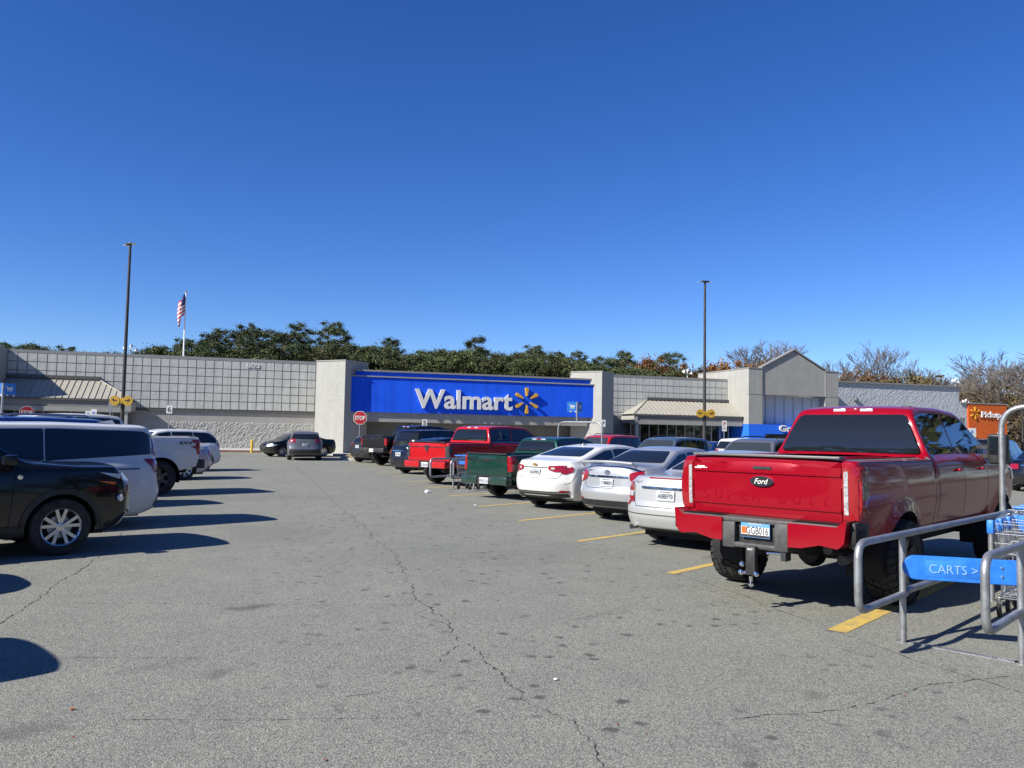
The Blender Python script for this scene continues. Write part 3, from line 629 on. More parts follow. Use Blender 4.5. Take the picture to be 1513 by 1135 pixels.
for px, py in ((962, 523), (940, 530), (1085, 527), (1245, 546), (1268, 541), (1292, 548), (1140, 528)):
    x, z = px_to(px, py, 135); tree('oak_tree', T_RUST[0], x, 135, z+1, -1, 13., LB['oak_tree'][0], LB['oak_tree'][1], 'tree', .7)
skyline([(1235, 556), (1300, 548), (1370, 538), (1440, 556), (1513, 552), (1600, 550)], 24, 'brown_tree', T_TAN, 112, 8, 13, 10, 6, .8)
skyline([(1425, 566), (1500, 560), (1640, 556)], 26, 'brown_tree', T_TAN, 90, 6, 13, 14, 7, .9)
skyline([(1105, 518), (1150, 514)], 30, 'bare_tree', T_BARE, 140, 4, 13.5, 4, 8, .9)
skyline([(1240, 528), (1290, 508), (1330, 508), (1350, 526), (1375, 528), (1400, 530), (1450, 532), (1490, 506), (1513, 508), (1600, 520)], 21, 'bare_tree', T_BARE, 122, 10, 14.5, 8, 9, .75)
skyline([(1430, 545), (1490, 512), (1513, 515), (1620, 520)], 24, 'bare_tree', T_BARE, 92, 8, 13.5, 16, 10, .85)
rnd = random.Random(5); cs = [((rnd.uniform(-70, 130), rnd.uniform(-3, 3), rnd.uniform(1, 5)), rnd.uniform(1.5, 3)) for _ in range(90)]
vs, fs = clumps(rnd, cs, 90, .6, .7); o = bpy.data.objects.new('undergrowth', mk('undergrowth', vs, fs, M['tan'])); COL.objects.link(o); o.location = (20, 141, 0)
tag(o, 'brown and green undergrowth filling the foot of the wood behind the store', 'undergrowth', kind='stuff')
cs = [((rnd.uniform(72, 120), rnd.uniform(-8, 8), rnd.uniform(.4, 4)), rnd.uniform(1, 2.2)) for _ in range(70)]
vs, fs = clumps(rnd, cs, 110, .35, .8); o = bpy.data.objects.new('undergrowth', mk('undergrowth', vs, fs, M['tan'])); COL.objects.link(o); o.location = (0, 100, 0)
tag(o, 'tangled brown brush under the trees beyond the orange wall', 'undergrowth', kind='stuff')

# woods beyond the lot on the other sides, seen only as reflections in paint and glass
def wood(x0, y0, x1, y1, h, n, m_, seed, label):
    rnd = random.Random(seed); cs = []
    for i in range(n):
        t = rnd.random(); hh = h*rnd.uniform(.75, 1.1); cs.append(((lerp(x0, x1, t)+rnd.uniform(-5, 5), lerp(y0, y1, t)+rnd.uniform(-5, 5), hh*rnd.random()**.8), rnd.uniform(2.2, 4)))
    vs, fs = clumps(rnd, cs, 45, 1.3, .8); o = bpy.data.objects.new('wood', mk('wood', vs, fs, M[m_])); COL.objects.link(o); tag(o, label, 'wood', kind='stuff')
wood(80, 40, 66, -60, 24, 420, 'green', 31, 'brown and green wood beyond the right side of the lot')
wood(86, -70, -70, -70, 16, 260, 'green', 32, 'green wood behind the camera along the road')
wood(-72, -70, -78, 60, 21, 300, 'green', 33, 'green wood beyond the left side of the lot')
# ------------------------------------------------------------------ vehicles
# local axes: +X forward, +Y left, Z up, origin on the ground under the rear axle
def smooth_profile(pts, x, s=0.05):
    return (interp(pts, x-s)+2*interp(pts, x-s*.5)+2*interp(pts, x)+2*interp(pts, x+s*.5)+interp(pts, x+s))/8
class Car:
    def __init__(s, **k):
        s.__dict__.update(dict(wb=2.7, ro=1.0, fo=.9, w=1.82, r=.33, ww=.22, clear=.2, belt=.95, tumble=.42, top=None, rear=[(.2, .1), (.5, 0), (1.2, .02)], front=[(.2, .1), (.5, 0), (1.0, .05)],
             rcurve=.16, fcurve=.3, rtaper=.10, ftaper=.13, crown=.03, bed=None, keys=[], arch=1.14, shoulder=.05, flare=0.0, nx=76, ny=14, nz=18, psm=.05, archz=None))
        s.__dict__.update(k); s.hw = s.w/2; s.xr = -s.ro; s.xf = s.wb+s.fo
    def ztop(s, x): return smooth_profile(s.top, x, s.psm)
    def beltz(s, x): return s.belt if not isinstance(s.belt, list) else interp(s.belt, x)
    def zbot(s, x):
        e = 0.0
        if x < s.xr+.5: e = .10*(1-(x-s.xr)/.5)
        if x > s.xf-.5: e = .07*(1-(s.xf-x)/.5)
        return s.clear+e
    def half(s, x, z):
        zb = s.clear; B = s.beltz(x); zw = zb+.55*(B-zb)
        if z <= zw: y = s.hw-.07*((zw-z)/(zw-zb))**2
        elif z <= B: y = s.hw-.045*((z-zw)/(B-zw))**2
        else: y = s.hw-.045-s.shoulder*sstep((z-B)/.05)-s.tumble*(z-B)
        if x < s.xr+1.0: y *= 1-s.rtaper*(1-(x-s.xr)/1.0)**2
        if x > s.xf-1.1: y *= 1-s.ftaper*(1-(s.xf-x)/1.1)**2
        if s.flare:
            for xc in (0, s.wb):
                d = math.hypot(x-xc, z-s.r); y += s.flare*clamp(1-(d-s.r*s.arch)/.14)*(1 if z < B else 0)
        return y
    def shell(s, pm):
        nx, ny, nz = s.nx, s.ny, s.nz; xs = [lerp(s.xr, s.xf, i/nx) for i in range(nx+1)]
        for kx in s.keys:
            j = min(range(1, nx), key=lambda i: abs(xs[i]-kx)); xs[j] = kx
        V = {}; vs = []; info = []
        def vert(i, j, k_):
            if (i, j, k_) in V: return V[(i, j, k_)]
            xn = xs[i]; v = -1+2*j/ny; w_ = k_/nz
            v2 = math.copysign(abs(v)**.8, v)
            zb, zt = s.zbot(xn), s.ztop(xn)-s.crown*v*v
            z = zb+(zt-zb)*w_; y = v2*s.half(xn, z); x = xn
            tr = clamp(1-(xn-s.xr)/.7); tf = clamp(1-(s.xf-xn)/.7)
            if tr > 0: x += tr*tr*(interp(s.rear, z)+s.rcurve*abs(v)**3)
            if tf > 0: x -= tf*tf*(interp(s.front, z)+s.fcurve*abs(v)**2.6)
            V[(i, j, k_)] = len(vs); vs.append(Vector((x, y, z))); info.append((i, j, k_)); return V[(i, j, k_)]
        faces = []; kind = []
        for i in range(nx):
            for k_ in range(nz):
                for j in (0, ny): faces.append([vert(i, j, k_), vert(i+1, j, k_), vert(i+1, j, k_+1), vert(i, j, k_+1)]); kind.append('S')
            for j in range(ny):
                faces.append([vert(i, j, 0), vert(i+1, j, 0), vert(i+1, j+1, 0), vert(i, j+1, 0)]); kind.append('B')
                faces.append([vert(i, j, nz), vert(i+1, j, nz), vert(i+1, j+1, nz), vert(i, j+1, nz)]); kind.append('T')
        for j in range(ny):
            for k_ in range(nz):
                for i in (0, nx): faces.append([vert(i, j, k_), vert(i, j+1, k_), vert(i, j+1, k_+1), vert(i, j, k_+1)]); kind.append('E')
        ra = s.r*s.arch; drop = set(); snap = set()
        for fi, f in enumerate(faces):
            c = sum((vs[a] for a in f), Vector())/4
            for xc in (0, s.wb):
                if kind[fi] == 'S' and math.hypot(c.x-xc, c.z-s.r) < ra: drop.add(fi)
                if kind[fi] == 'B' and abs(c.x-xc) < ra and abs(c.y) > s.hw-.36: drop.add(fi)
            if kind[fi] == 'T' and s.bed and s.bed[0] < c.x < s.bed[1] and abs(c.y) < s.hw-s.bed[3]: drop.add(fi)
        keep = set(); gone = set()
        for fi, f in enumerate(faces):
            if kind[fi] == 'S': (gone if fi in drop else keep).update(f)
        for a in keep & gone:
            p = vs[a]; xc = 0 if abs(p.x) < abs(p.x-s.wb) else s.wb
            if info[a][2] == 0: p.x = xc+math.copysign(math.sqrt(max(0.0001, ra*ra-(p.z-s.r)**2)), p.x-xc)
            else:
                d = Vector((p.x-xc, p.z-s.r)); d = d.normalized()*ra; p.x = xc+d.x; p.z = s.r+d.y
        ff = [f for i, f in enumerate(faces) if i not in drop]
        me = bpy.data.meshes.new('shell'); me.from_pydata([tuple(v) for v in vs], [], ff)
        bm = bmesh.new(); bm.from_mesh(me); bmesh.ops.recalc_face_normals(bm, faces=bm.faces[:])
        loose = [v for v in bm.verts if not v.link_faces]; bmesh.ops.delete(bm, geom=loose, context='VERTS'); bm.to_mesh(me); bm.free()
        o = bpy.data.objects.new('tmp', me); COL.objects.link(o); md = o.modifiers.new('s', 'SUBSURF'); md.levels = 1; md.render_levels = 1
        dg = bpy.context.evaluated_depsgraph_get(); m2 = bpy.data.meshes.new_from_object(o.evaluated_get(dg))
        bpy.data.objects.remove(o); bpy.data.meshes.remove(me)
        b = MB(); b.add([v.co.copy() for v in m2.vertices], [tuple(p.vertices) for p in m2.polygons], pm)
        s.bvh = BVHTree.FromPolygons([v.co.copy() for v in m2.vertices], [tuple(p.vertices) for p in m2.polygons]); bpy.data.meshes.remove(m2)
        # wheel wells
        for xc in (0, s.wb):
            for sg in (-1, 1):
                y0 = sg*(s.half(xc, s.r+ra)-.012); y1 = sg*(s.hw-.42); n = 20; vv = []; f2 = []
                for i in range(n+1):
                    t = -.25+(math.pi+.5)*i/n; X, Z = xc+math.cos(t)*(ra+.002), s.r+math.sin(t)*(ra+.002)
                    ys = sg*(s.half(X, max(Z, s.clear))-.004); vv += [(X, ys, Z), (X, y1, Z)]
                for i in range(n): f2.append((2*i, 2*i+1, 2*i+3, 2*i+2))
                vv.append((xc, y1, s.r)); c_ = len(vv)-1
                for i in range(n): f2.append((2*i+1, c_, 2*i+3))
                b.add(vv, f2, M['gap'])
        if s.bed:
            x0, x1, zf, iw = s.bed; yi = s.hw-iw-.02
            b.box(x0-.03, x1+.03, -yi-.03, yi+.03, zf-.02, zf, M['black'])
            zt = s.ztop((x0+x1)/2)-.03
            for a in ((x0-.05, x0-.02, -yi, yi), (x1+.0, x1+.03, -yi, yi), (x0, x1, -yi-.03, -yi), (x0, x1, yi, yi+.03)): b.box(a[0], a[1], a[2], a[3], zf, zt, M['black'])
        s.body = b; return b
    # --- projecting shapes onto the shell
    def hit(s, ax, a, b_, off=0.0):
        if ax in ('y', 'y-'): sg = 1 if ax == 'y' else -1; o, d = Vector((a, sg*4, b_)), Vector((0, -sg, 0))
        elif ax == 'x-': o, d = Vector((-6, a, b_)), Vector((1, 0, 0))
        elif ax == 'x+': o, d = Vector((12, a, b_)), Vector((-1, 0, 0))
        else: o, d = Vector((a, b_, 6)), Vector((0, 0, -1))
        h = s.bvh.ray_cast(o, d)
        if h[0] is None:
            lim = o+d*(4-s.hw*.8 if ax[0] == 'y' else (6+s.xr+.2 if ax == 'x-' else 12-s.xf+.2)); h = s.bvh.find_nearest(lim)
        if getattr(s, 'snap', False):
            if ax[0] == 'y' and abs(h[0].y) < s.hw*.80: h = s.bvh.find_nearest(Vector((a, sg*(s.hw-.02), b_)))
            if ax == 'x-' and h[0].x > s.xr+.32: h = s.bvh.find_nearest(Vector((s.xr+.05, a, b_)))
        n = h[1] if h[1] is not None else -d
        if n.dot(d) > 0: n = -n
        return h[0]+(n*.75-d*.35)*off, d
    def patch(s, mb, ax, poly, m, off=.004, step=.07, rad=0.0, skirt=.012):
        if rad: poly = roundpoly(poly, rad)
        bm = bmesh.new(); vs = [bm.verts.new((a, b_, 0)) for a, b_ in poly]; bm.faces.new(vs)
        for q in (0, 1):
            lo = min(p[q] for p in poly); hi = max(p[q] for p in poly); n = int((hi-lo)/step)
            for i in range(1, n+1):
                co = [0, 0, 0]; co[q] = lo+(hi-lo)*i/(n+1); no = [0, 0, 0]; no[q] = 1
                bmesh.ops.bisect_plane(bm, geom=bm.verts[:]+bm.edges[:]+bm.faces[:], plane_co=co, plane_no=no, dist=1e-5)
        if skirt:
            be = [e for e in bm.edges if len(e.link_faces) == 1]; r = bmesh.ops.extrude_edge_only(bm, edges=be)
            sk = set(v for v in r['geom'] if isinstance(v, bmesh.types.BMVert))
        else: sk = set()
        for v in bm.verts:
            p, d = s.hit(ax, v.co.x, v.co.y, off); 
            if v in sk: p = p+d*(skirt+off)
            v.co = p
        mb.addbm(bm, m)
    def strip(s, mb, ax, pts, wd, m, off=.0025, step=.06):
        P = []
        for a, b_ in zip(pts, pts[1:]):
            a = Vector(a); b2 = Vector(b_); n = max(1, int((b2-a).length/step)); P += [a.lerp(b2, i/n) for i in range(n)]
        P.append(Vector(pts[-1])); vs = []; fs = []
        for i, p in enumerate(P):
            d = (P[min(i+1, len(P)-1)]-P[max(i-1, 0)]).normalized(); nn = Vector((-d.y, d.x))*wd/2
            vs += [s.hit(ax, *(p+nn), off)[0], s.hit(ax, *(p-nn), off)[0]]
        for i in range(len(P)-1): fs.append((2*i, 2*i+1, 2*i+3, 2*i+2))
        mb.add(vs, fs, m)
    def window(s, x1, x2, zlo, mt=.075, slant1=0, slant2=0):
        """side window outline between two stations, under the roof line"""
        n = 12; up = []; lo_ = []
        for i in range(n+1):
            x = lerp(x1, x2, i/n); sl = (s.ztop(x+.03)-s.ztop(x-.03))/.06; z = s.ztop(x)-s.crown-mt*math.sqrt(1+sl*sl)
            zl = zlo if not callable(zlo) else zlo(x)
            up.append((x+(slant1*(1-i/n)+slant2*i/n)*(z-zl), z)); lo_.append((x, zl))
        ok = [i for i in range(n+1) if up[i][1] > lo_[i][1]+.03]
        if not ok: return None
        a, b_ = ok[0], ok[-1]
        pts = [lo_[i] for i in (a, b_)]+[up[i] for i in range(b_, a-1, -1)]
        return pts
def roundpoly(poly, r, n=4):
    out = []; N = len(poly)
    for i in range(N):
        p = Vector(poly[i]); a = Vector(poly[i-1])-p; c = Vector(poly[(i+1) % N])-p; la, lc = a.length, c.length
        rr = min(r, la*.45, lc*.45); p0 = p+a/la*rr; p1 = p+c/lc*rr
        for k in range(n+1): t = k/n; out.append(tuple((1-t)**2*p0+2*t*(1-t)*p+t*t*p1))
    return out
def my(poly): return [(-a, b) for a, b in reversed(poly)]
def rect(a0, a1, b0, b1): return [(a0, b0), (a1, b0), (a1, b1), (a0, b1)]
def wheel(parent, x, y, r, ww, sgn, style='alloy', rimr=None, spokes=5, tread=False):
    """wheel part (rim) with a tyre sub-part; its outer face looks along sgn*Y"""
    rr = rimr or r*.66; T = Matrix(((1, 0, 0, 0), (0, 0, sgn, 0), (0, -sgn, 0, 0), (0, 0, 0, 1)))   # local z -> outward
    rim = M['alloy'] if style != 'dark' else M['alloy_dark']; h = ww/2
    b = MB(); b.lathe([(rr*.98, -h*.9), (rr*.9, -h*.5), (rr*.88, h*.5), (rr*.93, h*.86), (rr*1.0, h*.98), (rr*1.01, h*.9), (rr*1.01, -h*.9)], rim, 36, T)
    b.lathe([(rr*.9, h*.1), (rr*.5, h*.12), (0, h*.1)], M['gap'], 24, T)
    b.lathe([(rr*.62, h*.16), (rr*.60, h*.24), (rr*.25, h*.25)], M['steel'], 24, T)
    b.lathe([(rr*.26, h*.2), (rr*.22, h*.72), (rr*.12, h*.78), (0, h*.78)], rim, 20, T)
    for i in range(spokes):
        a = 2*math.pi*i/spokes+math.pi/2
        for ds in ((-.135, .135) if style == 'Y' else (0,)):
            w0, w1 = (rr*.075, rr*.085) if style == 'Y' else (rr*.15, rr*.19)
            a2 = a+ds*1.9; p0 = Vector((math.cos(a), math.sin(a)))*rr*.15; p1 = Vector((math.cos(a2), math.sin(a2)))*rr*.95
            d = (p1-p0).normalized(); nn = Vector((-d.y, d.x)); q = [p0+nn*w0, p0-nn*w0, p1-nn*w1, p1+nn*w1]
            zz = [h*.70, h*.70, h*.88, h*.88]; vs = [(q[k].x, q[k].y, zz[k]) for k in range(4)]+[(q[k].x, q[k].y, zz[k]-h*.32) for k in range(4)]
            b.add(vs, [(0, 1, 2, 3), (0, 4, 5, 1), (1, 5, 6, 2), (2, 6, 7, 3), (3, 7, 4, 0)], rim, T)
    for i in range(5):
        a = 2*math.pi*i/5+.6; b.cyl(T @ Vector((math.cos(a)*rr*.15, math.sin(a)*rr*.15, h*.7)), T @ Vector((math.cos(a)*rr*.15, math.sin(a)*rr*.15, h*.83)), rr*.03, M['chrome'], 6)
    w_ = b.build('wheel', parent, loc=(x, y, r))
    b = MB(); pr = [(rr*.98, h*.88), (rr*1.08, h*1.04), (lerp(rr, r, .6), h*1.1), (r*.955, h*.98), (r*.99, h*.75), (r, h*.4), (r, -h*.4), (r*.99, -h*.75), (r*.955, -h*.98), (lerp(rr, r, .6), -h*1.1), (rr*1.08, -h*1.04), (rr*.98, -h*.88)]
    if tread: pr = [(a if a < r*.94 else a-.014, c) for a, c in pr]
    b.lathe(pr, M['rubber'], 48, T)
    if tread:
        n = 34
        for i in range(n):
            for j, (z0, z1) in enumerate(((-h*1.02, -h*.52), (-h*.44, -h*.04), (h*.04, h*.44), (h*.52, h*1.02))):
                a = 2*math.pi*(i+(.5 if j % 2 else 0))/n; da = 2*math.pi/n*.36; sk = .05*(1 if j < 2 else -1); vs = []
                for rad_ in (r-.022, r+.002):
                    for aa, zz_ in ((a-da, z0), (a+da, z0), (a+da+sk, z1), (a-da+sk, z1)):
                        q = rad_-(.018 if abs(zz_) > h*.9 else 0); vs.append((q*math.cos(aa), q*math.sin(aa), zz_))
                b.add(vs, [(4, 5, 6, 7), (0, 1, 5, 4), (1, 2, 6, 5), (2, 3, 7, 6), (3, 0, 4, 7)], M['rubber'], T)
                if j in (0, 3):
                    zo = h*1.0*(1 if j == 3 else -1); zs = h*1.16*(1 if j == 3 else -1); vs = []
                    for zz_ in (zo, zs):
                        for aa, rad_ in ((a-da, r*.88), (a+da, r*.88), (a+da, r-.02), (a-da, r-.02)): vs.append((rad_*math.cos(aa), rad_*math.sin(aa), zz_ if rad_ < r*.9 else lerp(zo, zs, .6)))
                    b.add(vs, [(4, 5, 6, 7), (0, 1, 5, 4), (1, 2, 6, 5), (2, 3, 7, 6), (3, 0, 4, 7)], M['rubber'], T)
    b.build('tyre', w_)
    return w_
def part(car, root, name, items, m=None, smooth=True, off=.004, rad=0.0, step=.07, skirt=.012):
    if name in ('tail_light', 'headlight', 'reflector', 'reverse_light'): off, step, skirt = max(off, .014), .035, .02
    """items: list of (axis, polygon) patches joined into one part"""
    b = MB(); car.snap = name in ('tail_light', 'headlight', 'reflector', 'indicator_light')
    for it in items: car.patch(b, it[0], it[1], it[2] if len(it) > 2 else m, off if len(it) < 4 else it[3], step, rad, skirt)
    car.snap = False; return b.build(name, root, smooth, 40)
def plate(car, root, y, z, text, base='white_plate', w_=.305, h_=.152, dz=0.012, tsz=.07):
    p, d = car.hit('x-', y, z, .014)
    p = min((car.hit('x-', y+dy, z+q, .012)[0] for dy in (-.14, .14) for q in (-.06, .06)), key=lambda v: v.x); px = p.x-.008
    b = MB(); b.box(px, px+.012, y-w_/2, y+w_/2, z-h_/2, z+h_/2, M[base], ch=.004); o = b.build('license_plate', root)
    vs, fs = text_fit(text, w_*.84, tsz, .002, .01); T = Matrix(((0, 0, -1, px-.003), (-1, 0, 0, y), (0, 1, 0, z-.005), (0, 0, 0, 1)))
    b = MB(); b.add(vs, fs, M['plate_text'], T); b.box(px-.003, px+.0, y-.09, y+.09, z+h_*.34, z+h_*.42, M['plate_text']); b.build('plate_lettering', o, False)
    return o
def rear_text(root, text, x, y, z, wd, ht, m, ext=.006, name='badge_lettering', shear=0, bold=.01):
    vs, fs = text_fit(text, wd, ht, ext, bold, shear=shear); T = Matrix(((0, 0, -1, x), (-1, 0, 0, y), (0, 1, 0, z), (0, 0, 0, 1)))
    b = MB(); b.add(vs, fs, m, T); return b.build(name, root, False)
def base_car(car, pm, name, label, cat, loc, az, winm='glass', wins=(), doors=(), handles=(), wheelst='alloy', spokes=5, rimr=None, mirror=None, mcol=None, cladding=None, wsh=None, rwin=None, tread=False, sill=True, extra=None, trim_win=None, hz=None, tr=None):
    root = empty(name, (loc[0], loc[1], 0), R_(90-az), label, cat, GROUP_CARS)
    b = car.shell(pm)
    for ax in ('y', 'y-'):
        for d in doors: car.strip(b, ax, d, .009, M['gap'])
        if cladding:
            ra = car.r*car.arch
            for xc in (0, car.wb):
                pts = []
                for i in range(25):
                    t = -.12+(math.pi+.24)*i/24
                    if car.r+math.sin(t)*ra > car.clear+.01: pts.append((xc+math.cos(t)*(ra+.035), car.r+math.sin(t)*(ra+.035)))
                car.strip(b, ax, pts, .075, M[cladding], .012)
            car.patch(b, ax, rect(ra, car.wb-ra, car.clear+.01, car.clear+.15), M[cladding], .01)
        elif sill: car.patch(b, ax, rect(car.r*car.arch+.02, car.wb-car.r*car.arch-.02, car.clear+.0, car.clear+.06), M['black'], .006)
    b.box(car.xr+.35, car.xf-.4, -.55, .55, car.clear-.04, car.clear+.06, M['gap'])
    if extra: extra(car, b, root)
    body = b.build('body', root, True, 32)
    tk = tr or car.hw-car.ww/2-.035
    for x in (0, car.wb):
        for sg in (1, -1): wheel(root, x, sg*tk, car.r, car.ww, sg, wheelst, rimr, spokes, tread)
    for (x1, x2, zlo, s1, s2) in wins:
        poly = car.window(x1, x2, zlo, slant1=s1, slant2=s2)
        if poly:
            for ax in ('y', 'y-'): part(car, root, 'side_window', [(ax, poly)], M[winm], rad=.03, off=.003, skirt=.006)
    if trim_win:
        b = MB()
        for ax in ('y', 'y-'): car.strip(b, ax, trim_win, .02, M['chrome'], .008)
        b.build('window_trim', root)
    if wsh: # windscreen: x positions of its foot and head
        z1, z2 = wsh; y1 = max(.4, car.hw-.13-car.tumble*(z1-car.beltz(car.wb))); y2 = car.hw-.2-car.tumble*(z2-car.beltz(1.5))
        part(car, root, 'windshield', [('x+', [(-y1, z1), (y1, z1), (y2, z2), (-y2, z2)])], M[winm if winm != 'glass' else 'glass_clear'], rad=.06, off=.006, skirt=.006)
    if rwin:
        z1, z2, m1, m2 = rwin; B = car.beltz(0); y1 = car.hw-.095-car.tumble*max(0, z1-B)-m1; y2 = car.hw-.095-car.tumble*(z2-B)-m2
        if car.bed:   # flat cab glass set just proud of the cab back
            q = [(yy*k_, zz, car.hit('x-', yy*k_, zz)[0].x) for yy, zz in ((y1, z1), (y2, z2)) for k_ in (0, .5, .8)]
            xl = min(p[2] for p in q[:3]); xu = min(p[2] for p in q[3:]); sl = (xu-xl)/(z2-z1)
            dv = min([0]+[car.hit('x-', lerp(y1, y2, t)*k_, lerp(z1, z2, t))[0].x-(xl+sl*t*(z2-z1)) for t in (.1, .3, .5, .7, .9) for k_ in (-.9, -.5, 0, .5, .9)])
            P = roundpoly([(-y1, z1), (y1, z1), (y2, z2), (-y2, z2)], .06); n = len(P)
            bo = lambda z: .085*(lambda t: t*(1-t))((z-z1)/(z2-z1))*1.4
            bm = bmesh.new(); bm.faces.new([bm.verts.new((0, y, z)) for y, z in P])
            for i in range(1, 10): bmesh.ops.bisect_plane(bm, geom=bm.verts[:]+bm.edges[:]+bm.faces[:], plane_co=(0, 0, lerp(z1, z2, i/10)), plane_no=(0, 0, 1))
            for v in bm.verts: v.co.x = xl+sl*(v.co.z-z1)+dv-.006-bo(v.co.z)
            vs = [(xl+sl*(z-z1)+dv-.006-bo(z), y, z) for y, z in P]+[(xl+sl*(z-z1)+dv+.03, y, z) for y, z in P]
            b = MB(); b.addbm(bm, M[winm]); b.add(vs, [(i, n+i, n+(i+1) % n, (i+1) % n) for i in range(n)], M['gap']); b.build('rear_window', root, True, 30)
        else: part(car, root, 'rear_window', [('x-', [(-y1, z1), (y1, z1), (y2, z2), (-y2, z2)])], M[winm], rad=.06, off=.006, skirt=.006)
    for hx in handles:
        for ax, sg in (('y', 1), ('y-', -1)):
            zh = (hz or car.beltz(hx)-.10); p, _ = car.hit(ax, hx, zh, 0)
            b = MB(); b.box(hx-.10, hx+.10, p.y+sg*.018 if sg > 0 else p.y-.045, p.y+.045 if sg > 0 else p.y-.018, zh-.016, zh+.016, pm, ch=.01)
            for dx in (-.085, .085): b.box(hx+dx-.012, hx+dx+.012, min(p.y-.01*sg, p.y+sg*.03), max(p.y-.01*sg, p.y+sg*.03), zh-.012, zh+.012, pm)
            b.build('door_handle', root)
    if mirror:
        mx, mz, ms = mirror
        for sg in (1, -1):
            p, _ = car.hit('y' if sg > 0 else 'y-', mx, mz, 0); b = MB(); y0 = p.y+sg*.05
            b.box(mx-.06*ms, mx+.1*ms, min(y0, y0+sg*.2*ms), max(y0, y0+sg*.2*ms), mz-.07*ms, mz+.08*ms, M[mcol] if mcol else pm, ch=.03*ms)
            b.box(mx-.02, mx+.05, min(p.y-sg*.03, y0+sg*.03), max(p.y-sg*.03, y0+sg*.03), mz-.06*ms, mz-.02, M['black'])
            b.box(mx-.066*ms, mx-.058*ms, min(y0+sg*.025, y0+sg*.18*ms), max(y0+sg*.025, y0+sg*.18*ms), mz-.05*ms, mz+.06*ms, M['glass'])
            b.build('side_mirror', root)
    return root
def sedan_top(h, L0, wb, fo, deck=1.05, cb=.45, cr_=.95, wf=None, hood=.98, nose=.72, rf=1.75):
    """deck lid end, C-pillar foot x, roof rear x, roof front x ..."""
    xf = wb+fo; wf = wf or wb-.62
    return [(-L0, deck-.03), (-L0+.1, deck), (cb-.2, deck+.03), (cb, deck+.07), (cr_, h-.035), (cr_+.5, h), (rf, h-.01), (rf+.25, h-.05), (wf, hood+.06), (wf+.12, hood), (xf-.55, hood-.12), (xf-.1, nose+.08), (xf, nose)]
M['led_strip'] = noisy(mat('lamp_strip', (.4, .4, .4), .2, .2, 1.0), (.22, .22, .22), (.6, .6, .6), 40)
P_RED = paint('paint_red_metallic', (0.26, 0.002, 0.011), 0.08, 0.33)
P_RED.node_tree.nodes['Principled BSDF'].inputs['Coat Weight'].default_value = 0.55
P_RED2 = paint('paint_bright_red', (0.42, 0.008, 0.012), 0.05, 0.35)
P_BLACK = paint('paint_black', (0.006, 0.006, 0.007), 0.1, 0.3)
P_DGREY = paint('paint_dark_grey', (0.030, 0.030, 0.034), 0.4, 0.33)
P_WHITE = paint('paint_white', (0.64, 0.635, 0.61), 0.0, 0.4)
P_SILVER = paint('paint_silver', (0.44, 0.45, 0.455), 0.5, 0.33)
P_SILVER2 = paint('paint_pale_silver', (0.50, 0.50, 0.49), 0.4, 0.33)
P_GREEN = paint('paint_dark_green', (0.010, 0.045, 0.035), 0.3, 0.35)
P_BLUE = paint('paint_blue', (0.012, 0.035, 0.16), 0.3, 0.35)
P_NAVY = paint('paint_navy', (0.006, 0.008, 0.016), 0.25, 0.33)
P_GREYBLUE = paint('paint_grey_blue', (0.10, 0.135, 0.18), 0.5, 0.33)
P_GREY = paint('paint_grey', (0.17, 0.17, 0.185), 0.5, 0.33)
H60 = 60.0
def rr_loc(rl, tk, az=60):
    """rear-axle centre from the rear-left tyre contact point"""
    a = R_(az); return (rl[0]+math.cos(a)*tk, rl[1]-math.sin(a)*tk)
def vdoor(x0, x1, zb, zt, sl=0.0):
    return [[(x0, zb), (x0, zt)], [(x1, zb), (x1+sl, zt)]]
